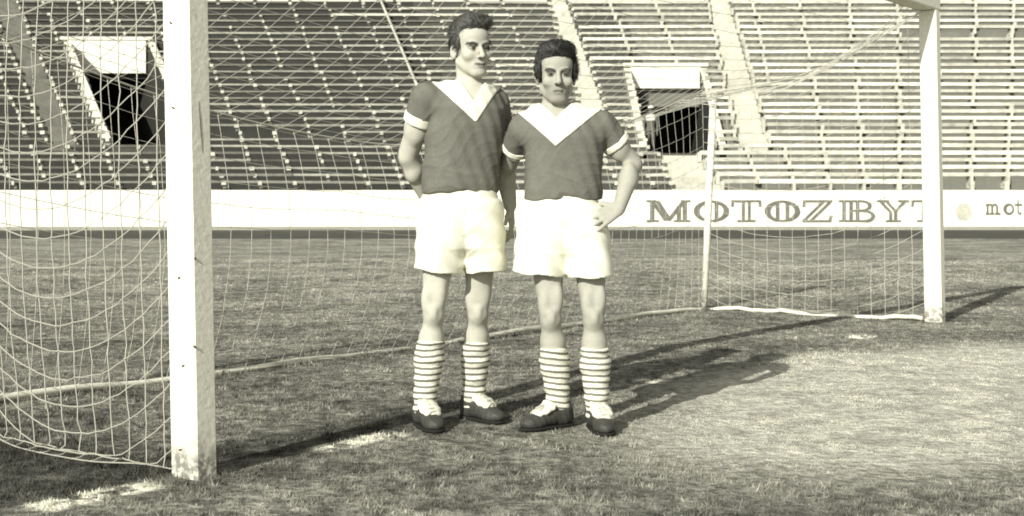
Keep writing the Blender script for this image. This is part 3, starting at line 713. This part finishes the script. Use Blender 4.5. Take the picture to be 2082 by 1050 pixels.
    B.apply(E(0, -0.088, -0.0635, 0.021, 0.008, 0.0055), 0.005); B.apply(E(0, -0.087, -0.0765, 0.017, 0.008, 0.006), 0.005)
    for x in (-1, 1):
        er = M @ rotz(x * -0.35); B.apply(ell(H(x * 0.077, 0.014, -0.012), np.array((0.008, 0.019, 0.032)) * hs, er), 0.006)
        B.apply(ell(H(x * 0.086, 0.008, -0.010), np.array((0.007, 0.010, 0.018)) * hs, er), 0.004, 'cut')
    Mi = np.linalg.inv(M)
    def tone(V):
        L = ((V - hc) @ Mi.T) / hs; x, y, z = L.T; ax = np.abs(x); t = np.full(len(V), cfg['skin']); front = (y < -0.045) & (np.abs(x) < 0.06) & (z > -0.13) & (z < 0.06)
        def put(m, v): t[front & m] = v
        put((z < -0.045) & (z > -0.125), cfg['skin'] * cfg['beard'])
        put((np.abs(z + 0.070) < 0.011) & (ax < 0.022), cfg['skin'] * 0.72)
        mz = z + 0.0700 - (8.0 * ax * ax if cfg['smile'] else 0.0)
        put((np.abs(mz) < (0.0042 if cfg['smile'] else 0.0032)) & (ax < (0.027 if cfg['smile'] else 0.021)), 0.07)
        put((np.abs(ax - 0.011) < 0.0045) & (np.abs(z + 0.0415) < 0.0035) & (y < -0.085), 0.08)
        bz = 0.021 + 0.10 * (ax - 0.03) - 4.0 * (ax - 0.034) ** 2 * 3
        put((np.abs(z - bz) < 0.0058) & (ax > 0.010) & (ax < 0.054), 0.05)
        put((np.abs(z + 0.001) < 0.0062 * (1 - ((ax - 0.031) / 0.017) ** 2)) & (np.abs(ax - 0.031) < 0.0165), 0.16)
        put((np.abs(ax - 0.031) < 0.0065) & (np.abs(z + 0.001) < 0.0062), 0.015)
        put((np.abs(z - 0.0065) < 0.0022) & (np.abs(ax - 0.031) < 0.017), 0.05)
        return t
    field_obj('body', B, m_skin, root, base, tone)
    Mi_h = np.linalg.inv(M)
    # ---- hair
    hf = Field(hc - 0.19, hc + 0.23, 0.0036)
    for args, k in cfg['hair']: hf.apply(E(*args), k)
    for args, k in cfg['hair_cut']: hf.apply(E(*args), k, 'cut')
    X, Y, Z = hf.full(); f1 = np.sin(X * 150 + 4 * np.sin(Z * 60)) * np.sin(Y * 130 + 3 * np.sin(X * 70)) + 0.7 * np.sin(Z * 210 + 5 * np.sin(X * 90 + Y * 60))
    hf.F += (cfg['hair_rough'] * f1).astype(np.float32)
    hair = field_obj('hair', hf, cfg['hair_mat'], root, base)
    Vh, Qh = surface(hf); nrm = np.cross(Vh[Qh[:, 2]] - Vh[Qh[:, 0]], Vh[Qh[:, 3]] - Vh[Qh[:, 1]]); nrm /= np.linalg.norm(nrm, axis=1)[:, None] + 1e-9
    ctr = Vh[Qh].mean(1); pick = rng.integers(0, len(Qh), cfg['strands']); mb = MB()
    for i_ in pick:
        p = ctr[i_] + rng.normal(0, 0.001, 3); n_ = nrm[i_]; Lc = Mi_h @ (p - hc) / hs
        fl_ = M @ np.array((0.5 * Lc[0] / 0.08, 0.8 if Lc[2] > 0.06 else 0.55, 0.55 if Lc[1] < -0.03 else (0.1 if Lc[2] > 0.05 else -0.7))) + rng.normal(0, cfg['hair_wild'], 3)
        fl_ -= n_ * (fl_ @ n_); fl_ /= np.linalg.norm(fl_) + 1e-9; ln_ = cfg['hair_len'] * (0.6 + 0.7 * rng.random()); lf = 0.02 + 0.10 * rng.random()
        pts = [p - n_ * 0.002, p + fl_ * ln_ * 0.5 + n_ * (0.002 + 0.3 * lf * ln_), p + fl_ * ln_ + n_ * (lf * ln_ * 0.35 - 0.0005)]
        mb.tube(pts, [0.0010, 0.0009, 0.0004], 3, False)
    ob = mb.build('hair_strands', cfg['hair_mat'], hair, off=base); ob['kind'] = 'stuff'
    # ---- shirt
    sf = Field((lo[0], lo[1], S[0][0] - 0.06), (hi[0], hi[1], nb[2] + 0.08), 0.0048)
    sl = loft(S, yaw, 2.4)
    sf.apply(sl, 0.02)
    for s_ in 'LR': sf.apply(cone(nb + (0, 0.015, -0.035), J['sh' + s_] + (0, 0, 0.0), 0.070, 0.064), 0.05)
    sl_r = cfg['sleeve']; cuffs = []
    for s_ in 'LR':
        a, e = J['sh' + s_], J['el' + s_]; d = (e - a) / np.linalg.norm(e - a); L = cfg['sleeve_len'][s_]; end = a + d * L
        sf.apply(cone(a, end + d * 0.05, sl_r[0], sl_r[1]), 0.010); cuffs.append((a, d, end))
    X, Y, Z = sf.full(); ph = cfg['fold']
    wv = np.clip((S[0][0] + 0.26 - Z) / 0.22, 0.0, 1)
    rid = lambda q: (1 - np.abs(np.sin(q))) ** 2.5
    Xc = X - J['neck'][0]; br = 0.5 + 0.5 * np.sin(13 * X + 9 * Z + ph) * np.sin(17 * Z - 8 * X + 2 * ph)
    fold = -0.0065 * rid(33 * Z + 11 * Xc + 1.6 * np.sin(10 * X + ph) + 0.7 * np.sin(27 * X + 30 * Z)) * wv * br
    fold = fold - 0.0042 * rid(24 * Z + 26 * np.abs(Xc) + 1.2 * np.sin(15 * Z + ph)) * br * np.clip(np.abs(Xc) / 0.10, 0, 1)
    fold = fold - 0.0026 * rid(52 * Z - 30 * Xc + 2.0 * np.sin(18 * X + 11 * Z)) * (1 - br) + 0.0015 * np.sin(90 * X + 40 * Z + 60 * Y)
    sf.F += fold.astype(np.float32)
    hem = S[0][0] + 0.012
    for a, d, end in cuffs:                                     # cut the sleeve square and hollow it
        pl = (X - end[0]) * d[0] + (Y - end[1]) * d[1] + (Z - end[2]) * d[2]
        near = np.sqrt((X - end[0]) ** 2 + (Y - end[1]) ** 2 + (Z - end[2]) ** 2) < 0.16
        out_side = np.abs(X - (J['neck'][0])) > 0.10
        cutm = np.where(near, pl, -1.0)
        tor = sl[0](X, Y, Z) > 0.004
        sf.F = np.where(tor & near, np.maximum(sf.F, cutm), sf.F).astype(np.float32)
        sf.apply(cone(end - d * 0.035, end + d * 0.06, cfg['arm'][0] + 0.003, cfg['arm'][0] + 0.008), 0.004, 'cut')
    sf.keep(lambda X, Y, Z: (hem + 0.006 * np.sin(24 * X + ph) + 0.004 * np.sin(55 * X)) - Z, 0.012)
    shirt_F = sf.F.copy()
    tip = P(*cfg['v_tip']); ti = P(*cfg['v_in']); sL, sR = cfg['v_slope']; iL, iR = cfg['v_in_slope']
    vin = (ti[2] + np.where(X < ti[0], (ti[0] - X) * iL, (X - ti[0]) * iR)) - Z     # <0 inside the neckline
    neckcyl = np.sqrt((X - nb[0]) ** 2 + (Y - nb[1] - 0.02) ** 2) - cfg['neck_hole']
    hole = np.where(Y < nb[1] + 0.03, vin, neckcyl)
    vo = (tip[2] + np.where(X < tip[0], (tip[0] - X) * sL, (X - tip[0]) * sR)) - Z   # <0 inside the outer V
    sf.F = np.maximum(shirt_F, -np.maximum(hole, -0.5)).astype(np.float32)
    sf.F = np.maximum(sf.F, -(vo + 0.012)).astype(np.float32)
    shirt = field_obj('shirt', sf, m_shirt, root, base)
    sf.F = np.maximum(np.maximum(shirt_F - 0.0055, vo), -(hole + 0.0)).astype(np.float32)
    sf.F = -smin(-sf.F, np.full(1, 1.0, np.float32), 0).astype(np.float32)
    field_obj('collar', sf, m_cloth, shirt, base)
    for a, d, end in cuffs:
        cf = Field(end - 0.11, end + 0.11, 0.0045); Rr = sl_r[1] + 0.003
        cf.apply(cone(a, end + d * 0.05, sl_r[0] + 0.004, sl_r[1] + 0.004), 0.0)
        X2, Y2, Z2 = cf.full(); pl = (X2 - end[0]) * d[0] + (Y2 - end[1]) * d[1] + (Z2 - end[2]) * d[2]
        cf.F = np.maximum(cf.F, np.maximum(pl - 0.006, -(pl + cfg['cuff']))).astype(np.float32)
        cf.apply(cone(end - d * 0.12, end + d * 0.06, cfg['arm'][0] + 0.004, cfg['arm'][0] + 0.009), 0.003, 'cut')
        if cf.F.min() < 0: field_obj('cuff', cf, m_cloth, shirt, base)
    # ---- shorts
    so_ = cfg['shorts']; zs = P(0, so_['top'])[2]; zh = P(0, so_['hem'])[2]
    hf_ = Field((lo[0], D - 0.25, zh - 0.08), (hi[0], D + 0.32, zs + 0.06), 0.0048)
    hipS = [(P(0, y)[2], P(cx, y)[0], D + dy, a, b) for y, cx, dy, a, b in so_['hips']]
    hips_F = None; hf_.apply(loft(hipS, yaw * 0.5), 0.02); hips_F = hf_.F.copy(); hf_.F[:] = 0.5
    for key in ('legL', 'legR'):
        ls = [(P(0, y)[2], P(cx, y)[0], D + dy, a, b) for y, cx, dy, a, b in so_[key]]; z_, x_, y_, a_, b_ = sorted(ls)[0]; ls.append((z_ - 0.07, x_, y_, a_ * 1.03, b_ * 1.03))
        hf_.apply(loft(ls, 0.0, 2.2), 0.006)
    hf_.F = smin(hf_.F, hips_F, 0.06).astype(np.float32)
    X, Y, Z = hf_.full()
    dn = np.clip((zs - 0.05 - Z) / 0.25, 0, 1)
    Xs = X - P(so_['split'], 500)[0]
    hf_.F -= (0.0075 * rid(19 * X + 5 * Z + 1.2 * np.sin(14 * Z + ph)) * dn + 0.0045 * rid(30 * Z - 26 * np.abs(Xs) + ph) * np.clip(1 - np.abs(Xs) / 0.14, 0, 1)).astype(np.float32)
    hf_.F += (0.002 * np.sin(38 * X + 6 * Z + 3 * np.sin(9 * Z) + ph) * dn * np.cos(20 * Y) + 0.003 * np.sin(70 * X + 26 * Z + ph) * dn + 0.0025 * np.sin(60 * Z + 25 * X + ph)).astype(np.float32)
    zc = zh + 0.17
    hf_.F = np.maximum(hf_.F, -np.maximum(hf_.F + 0.010, Z - zc)).astype(np.float32)
    def hemline(X, Y, Z):
        def ln(p0, p1): 
            xa, za = P(p0[0], p0[1])[[0, 2]]; xb, zb2 = P(p1[0], p1[1])[[0, 2]]; return za + (X - xa) * (zb2 - za) / (xb - xa)
        xs = P(so_['split'], 500)[0]
        return np.where(X < xs, ln(*so_['hemL']), ln(*so_['hemR'])) + 0.003 * np.sin(45 * X + ph) - Z
    hf_.keep(hemline, 0.0)
    field_obj('shorts', hf_, m_cloth, root, base)
    # ---- socks and boots
    for s_ in 'LR':
        k_, a, to = J['kn' + s_], J['an' + s_], J['to' + s_]; ztop = P(0, cfg['sock_top'][s_], a[1] - D)[2]
        ax_ = (k_ - a); tt = (ztop - a[2]) / ax_[2]; top = a + ax_ * tt; mid = a + ax_ * (tt * 0.72)
        kf = Field(np.minimum(a, top) - 0.13, np.maximum(a, top) + 0.13, 0.0042)
        kf.apply(cone(a + (0, 0, -0.01), mid + (0, 0.012, 0), 0.0465, 0.0615), 0.02); kf.apply(cone(mid + (0, 0.012, 0), top, 0.0615, 0.0585), 0.02)
        X, Y, Z = kf.full(); kf.F += (0.0022 * np.sin(95 * Z + 10 * X + 2 * np.sin(25 * X)) + 0.0018 * np.sin(160 * Z + 30 * Y)).astype(np.float32)
        kf.keep(lambda X, Y, Z: Z - ztop - 0.004 * np.sin(30 * X), 0.006); kf.keep(lambda X, Y, Z: a[2] - 0.03 - Z, 0.004)
        field_obj('sock', kf, sock_mat('hooped_sock', ztop, cfg['hoop'], cfg['hoop_tilt'][s_]), root, base)
        f = to - a; f[2] = 0; Lf = np.linalg.norm(f); f /= Lf; side = np.array((f[1], -f[0], 0)); g0 = np.array((a[0], a[1], 0.0))
        lift = cfg['boot_roll'][s_]
        Mb = np.stack([f, side, np.array((0, 0, 1.0))], 1)
        def Q(x, y, z): return g0 + Mb @ np.array((x, y, z))
        bf = Field(Q(0.08, 0, 0.07) - (0.22, 0.22, 0.10), Q(0.08, 0, 0.07) + (0.22, 0.22, 0.11), 0.0042)
        bf.apply(ell(Q(-0.035, 0, 0.045), (0.042, 0.034, 0.045), Mb), 0.02)
        bf.apply(cone(Q(-0.02, 0, 0.05), Q(0.12, 0.004, 0.038), 0.036, 0.034), 0.02)
        bf.apply(ell(Q(0.135, 0.004, 0.033), (0.062, 0.043, 0.033), Mb), 0.02)
        bf.apply(cone(Q(0.01, 0, 0.075), Q(0.095, 0.002, 0.052), 0.040, 0.032), 0.02)
        bf.apply(cone(Q(-0.012, 0, 0.05), Q(-0.016, 0, 0.080), 0.044, 0.048), 0.015)
        bf.keep(lambda X, Y, Z: Z - 0.105 + 0.25 * ((X - g0[0]) * f[0] + (Y - g0[1]) * f[1]), 0.01)
        bf.apply(ell(Q(0.06, 0, 0.118), (0.05, 0.020, 0.036), Mb), 0.006, 'cut')
        X, Y, Z = bf.full(); bf.F += (0.0014 * np.sin(170 * X + 50 * Z) * np.sin(150 * Y + 60 * Z)).astype(np.float32)
        bf.keep(lambda X, Y, Z: 0.016 - Z, 0.003)
        boot = field_obj('boot', bf, m_boot, root, base)
        sf2 = Field(Q(0.08, 0, 0.0) - (0.2, 0.2, 0.02), Q(0.08, 0, 0) + (0.2, 0.2, 0.05), 0.004)
        sf2.apply(cone(Q(-0.035, 0, 0.016), Q(0.13, 0.004, 0.016), 0.040, 0.049), 0.01); sf2.apply(ell(Q(0.15, 0.004, 0.016), (0.052, 0.044, 0.03), Mb), 0.01)
        sf2.keep(lambda X, Y, Z: np.abs(Z - 0.010) - 0.0065, 0.001)
        field_obj('sole', sf2, m_sole, boot, base)
        stud = MB()
        for sx, sy in ((-0.03, 0.02), (-0.03, -0.02), (0.10, 0.03), (0.10, -0.025), (0.17, 0.0)): stud.tube([Q(sx, sy, -0.008), Q(sx, sy, 0.006)], [0.006, 0.009], 8)
        stud.build('studs', m_sole, boot, off=base)
        tf = Field(Q(0.06, 0, 0.09) - 0.13, Q(0.06, 0, 0.09) + 0.13, 0.0042)
        ti_ = Mb @ np.array(((math.cos(0.42), 0, math.sin(0.42)), (0, 1, 0), (-math.sin(0.42), 0, math.cos(0.42))))
        tf.apply(ell(Q(0.072, 0, 0.088), (0.070, 0.047, 0.018), ti_), 0.0)
        tf.apply(ell(Q(0.040, 0.008, 0.114), (0.040, 0.034, 0.013), ti_), 0.006)
        X, Y, Z = tf.full(); tf.F += (0.0020 * np.sin(190 * (X * f[0] + Y * f[1])) + 0.001 * np.sin(240 * X + 200 * Z)).astype(np.float32)
        field_obj('tongue', tf, m_tongue, boot, base)
        lb = MB()
        for q_ in range(4):
            x_ = 0.050 + 0.022 * q_; z_ = 0.116 - 0.011 * q_
            lb.tube([Q(x_, -0.030, z_ - 0.014), Q(x_ + 0.004, -0.012, z_ + 0.002), Q(x_ + 0.01, 0.012, z_ + 0.001), Q(x_ + 0.013, 0.030, z_ - 0.014)], 0.0032, 5)
        lb.build('laces', m_tongue, boot, off=base)
    return root

def handsA(J):
    out = []
    d = np.array((0.10, -0.05, -1.0)); out += hand_prims(J['wrR'], d, (-0.9, 0.2, 0), (-0.1, -1, 0), (0.25, 0.3, 0.25))
    out += hand_prims(J['wrL'], (0.75, 0.25, -0.35), (-0.2, 1, 0.1), (0.3, 0, 1), (0.3, 0.4, 0.3)); return out
def handsB(J):
    out = hand_prims(J['wrR'], (-0.80, -0.28, -0.40), (-0.15, 0.95, -0.1), (-0.45, 0.35, 0.85), (0.12, 0.22, 0.18), 0.85)
    out += hand_prims(J['wrL'], (-0.9, 0.1, 0.1), (0, -1, 0), (0, 0, 1), (0.3, 0.4, 0.3)); return out

A = dict(depth=5.80, yaw=R(24), label='taller footballer with one hand behind his back and face turned aside', skin=0.46, beard=0.94, smile=True,
  joints=dict(root=(935,870,0), neck=(957,182,0.0), head=(957,100,-0.005), shL=(868,202,-0.04), shR=(1004,212,0.11), elL=(828,319,0.06), wrL=(866,402,0.18),
              elR=(1023,326,0.20), wrR=(1037,418,0.17), hipL=(895,470,0.0), hipR=(977,470,0.05), knL=(882,636,-0.04), knR=(972,634,0.10),
              anL=(862,828,-0.01), anR=(962,815,0.18), toL=(888,876,-0.16), toR=(1012,836,0.06)),
  torso=[(398,935,0.02,0.166,0.120),(375,936,0.02,0.170,0.126),(345,938,0.02,0.167,0.122),(300,943,0.02,0.168,0.124),(255,946,0.02,0.172,0.128),(220,948,0.02,0.165,0.120),(196,952,0.02,0.130,0.095),(180,956,0.02,0.085,0.075)],
  arm=(0.050,0.044,0.042,0.029), sleeve=(0.072,0.064), sleeve_len=dict(L=0.108, R=0.15), cuff=0.036, fold=0.4,
  v_tip=(968,250,-0.10), v_in=(964,205,-0.08), v_slope=(0.93,1.62), v_in_slope=(1.45,1.9), neck_hole=0.066,
  head_yaw=R(30), head_pitch=R(3), roll=R(-3),
  hair=[((0,0.030,0.062,0.077,0.092,0.080),0.0),((0,-0.035,0.108,0.064,0.056,0.040),0.025),((0.03,-0.062,0.112,0.038,0.036,0.030),0.015),((0.0,0.0,0.118,0.056,0.066,0.026),0.02),((0,0.07,0.02,0.060,0.045,0.070),0.02),((-0.066,0.0,0.03,0.016,0.030,0.045),0.01),((0.066,0.0,0.03,0.016,0.030,0.045),0.01)],
  hair_cut=[((0,-0.085,0.000,0.066,0.075,0.083),0.012),((-0.085,0.012,-0.028,0.030,0.035,0.040),0.008),((0.085,0.012,-0.028,0.030,0.035,0.040),0.008),((0,0.05,-0.13,0.12,0.12,0.08),0.01)],
  hair_rough=0.0002, hair_wild=0.07, hair_len=0.032, strands=3000, hair_mat=hair_mat('brown_hair', 0.055), hands=handsA,
  shorts=dict(top=388, hem=552, split=944, hemL=((840,545),(940,559)), hemR=((946,556),(1030,551)),
    hips=[(386,935,0.02,0.158,0.118),(420,936,0.02,0.176,0.128),(462,937,0.02,0.172,0.120),(505,938,0.02,0.150,0.090),(525,940,0.03,0.06,0.04)],
    legL=[(560,889,-0.005,0.107,0.112),(520,892,0.0,0.100,0.118),(470,898,0.01,0.100,0.120),(420,905,0.02,0.09,0.11)],
    legR=[(557,988,0.05,0.090,0.105),(520,984,0.05,0.092,0.112),(470,975,0.045,0.095,0.115),(420,968,0.04,0.09,0.11)]),
  sock_top=dict(L=692, R=694), hoop=0.0262, hoop_tilt=dict(L=-0.02, R=-0.02), boot_roll=dict(L=0, R=0))
B_ = dict(depth=5.74, yaw=R(3), label='shorter dark haired footballer facing forward with a hand on his hip', skin=0.37, beard=0.72, smile=False,
  joints=dict(root=(1170,872,0), neck=(1129,226,0.0), head=(1131,154,-0.01), shL=(1066,262,0.02), shR=(1222,256,0.02), elL=(1034,333,0.17), wrL=(985,385,0.36),
              elR=(1287,334,0.07), wrR=(1259,424,-0.06), hipL=(1110,480,0.02), hipR=(1195,480,0.02), knL=(1120,645,-0.03), knR=(1207,645,-0.03),
              anL=(1136,828,0.03), anR=(1214,836,-0.02), toL=(1080,842,-0.06), toR=(1236,880,-0.20)),
  torso=[(412,1144,0.02,0.160,0.120),(390,1145,0.02,0.166,0.126),(350,1146,0.02,0.163,0.122),(310,1147,0.02,0.166,0.125),(280,1146,0.02,0.174,0.128),(258,1142,0.02,0.168,0.118),(238,1136,0.02,0.130,0.095),(224,1130,0.02,0.085,0.075)],
  arm=(0.046,0.039,0.038,0.027), sleeve=(0.066,0.058), sleeve_len=dict(L=0.125, R=0.108), cuff=0.022, fold=2.1,
  v_tip=(1130,298,-0.10), v_in=(1131,240,-0.08), v_slope=(0.92,0.82), v_in_slope=(1.0,1.0), neck_hole=0.066,
  head_yaw=R(4), head_pitch=R(2), head_scale=1.0,
  hair=[((0,0.030,0.066,0.086,0.094,0.080),0.0),((0,-0.040,0.098,0.076,0.054,0.044),0.02),((0,-0.02,0.115,0.070,0.070,0.032),0.02),((0,0.07,0.02,0.066,0.045,0.075),0.02),((-0.074,-0.005,0.03,0.018,0.034,0.055),0.01),((0.074,-0.005,0.03,0.018,0.034,0.055),0.01)],
  hair_cut=[((0,-0.090,-0.012,0.064,0.080,0.078),0.010),((-0.088,0.012,-0.036,0.028,0.035,0.034),0.008),((0.088,0.012,-0.036,0.028,0.035,0.034),0.008),((0,0.05,-0.135,0.12,0.12,0.08),0.01)],
  hair_rough=0.0006, hair_wild=0.14, hair_len=0.026, strands=3600, hair_mat=hair_mat('black_hair', 0.022), hands=handsB,
  shorts=dict(top=402, hem=562, split=1150, hemL=((1038,552),(1148,563)), hemR=((1152,565),(1250,562)),
    hips=[(400,1143,0.02,0.152,0.118),(435,1143,0.02,0.172,0.128),(472,1144,0.02,0.170,0.120),(515,1145,0.02,0.150,0.090),(538,1148,0.02,0.06,0.04)],
    legL=[(562,1093,0.0,0.112,0.115),(520,1097,0.01,0.104,0.118),(470,1102,0.02,0.10,0.120),(430,1110,0.02,0.09,0.11)],
    legR=[(565,1201,0.0,0.100,0.112),(520,1197,0.01,0.098,0.118),(470,1188,0.02,0.098,0.120),(430,1180,0.02,0.09,0.11)]),
  sock_top=dict(L=704, R=706), hoop=0.0262, hoop_tilt=dict(L=0.10, R=0.03), boot_roll=dict(L=0, R=0))
make_person(A); make_person(B_)

# ------------------------------------------------------------------ figure in the right tunnel
def make_figure():
    t, A0, B0, A1, B1, fl, u, dirn = T_R
    g = np.array(((1323 - CX) * 48.2 / F_PX, 48.2, fl - 0.05))
    root = empty('person', g, 'figure in a white cap standing inside the right tunnel mouth', 'person')
    f = Field(g + (-0.45, -0.3, 0.0), g + (0.45, 0.3, 1.8), 0.012)
    for s_ in (-1, 1):
        f.apply(cone(g + (s_ * 0.09, 0, 0.05), g + (s_ * 0.09, 0, 0.48), 0.05, 0.06), 0.02); f.apply(cone(g + (s_ * 0.09, 0, 0.48), g + (s_ * 0.08, 0, 0.88), 0.06, 0.09), 0.03)
        f.apply(cone(g + (s_ * 0.20, 0, 1.36), g + (s_ * 0.25, 0.02, 1.06), 0.055, 0.045), 0.03); f.apply(cone(g + (s_ * 0.25, 0.02, 1.06), g + (s_ * 0.22, -0.08, 0.80), 0.045, 0.035), 0.02)
        f.apply(ell(g + (s_ * 0.09, -0.07, 0.04), (0.045, 0.12, 0.04)), 0.02); f.apply(ell(g + (s_ * 0.22, -0.09, 0.73), (0.03, 0.035, 0.07)), 0.02)
    f.apply(loft([(0.84 + g[2], g[0], g[1], 0.15, 0.11), (1.05 + g[2], g[0], g[1], 0.14, 0.10), (1.3 + g[2], g[0], g[1], 0.17, 0.12), (1.42 + g[2], g[0], g[1], 0.14, 0.09)]), 0.05)
    f.apply(cone(g + (0, 0, 1.40), g + (0, 0, 1.52), 0.055, 0.055), 0.03); f.apply(ell(g + (0, -0.01, 1.62), (0.075, 0.095, 0.115)), 0.02)
    f.apply(ell(g + (0, -0.11, 1.60), (0.014, 0.02, 0.024)), 0.01)
    field_obj('body', f, simple('dark_clothing_and_skin', 0.12, 0.4, 5), root, g)
    cf = Field(g + (-0.2, -0.3, 1.62), g + (0.2, 0.2, 1.85), 0.01); cf.apply(ell(g + (0, 0.0, 1.70), (0.10, 0.115, 0.075)), 0.0); cf.apply(ell(g + (0, -0.10, 1.675), (0.12, 0.10, 0.018)), 0.02); cf.keep(lambda X, Y, Z: g[2] + 1.66 - Z, 0.005)
    field_obj('cap', cf, m_cloth, root, g)
    sf = Field(g + (-0.3, -0.2, 1.15), g + (0.3, 0.2, 1.55), 0.01); sf.apply(loft([(1.22 + g[2], g[0], g[1], 0.165, 0.125), (1.36 + g[2], g[0], g[1], 0.185, 0.13), (1.46 + g[2], g[0], g[1], 0.12, 0.09)]), 0.02)
    field_obj('shirt', sf, m_cloth, root, g)
make_figure()
print('planks', nplank, 'objects', len(bpy.data.objects))
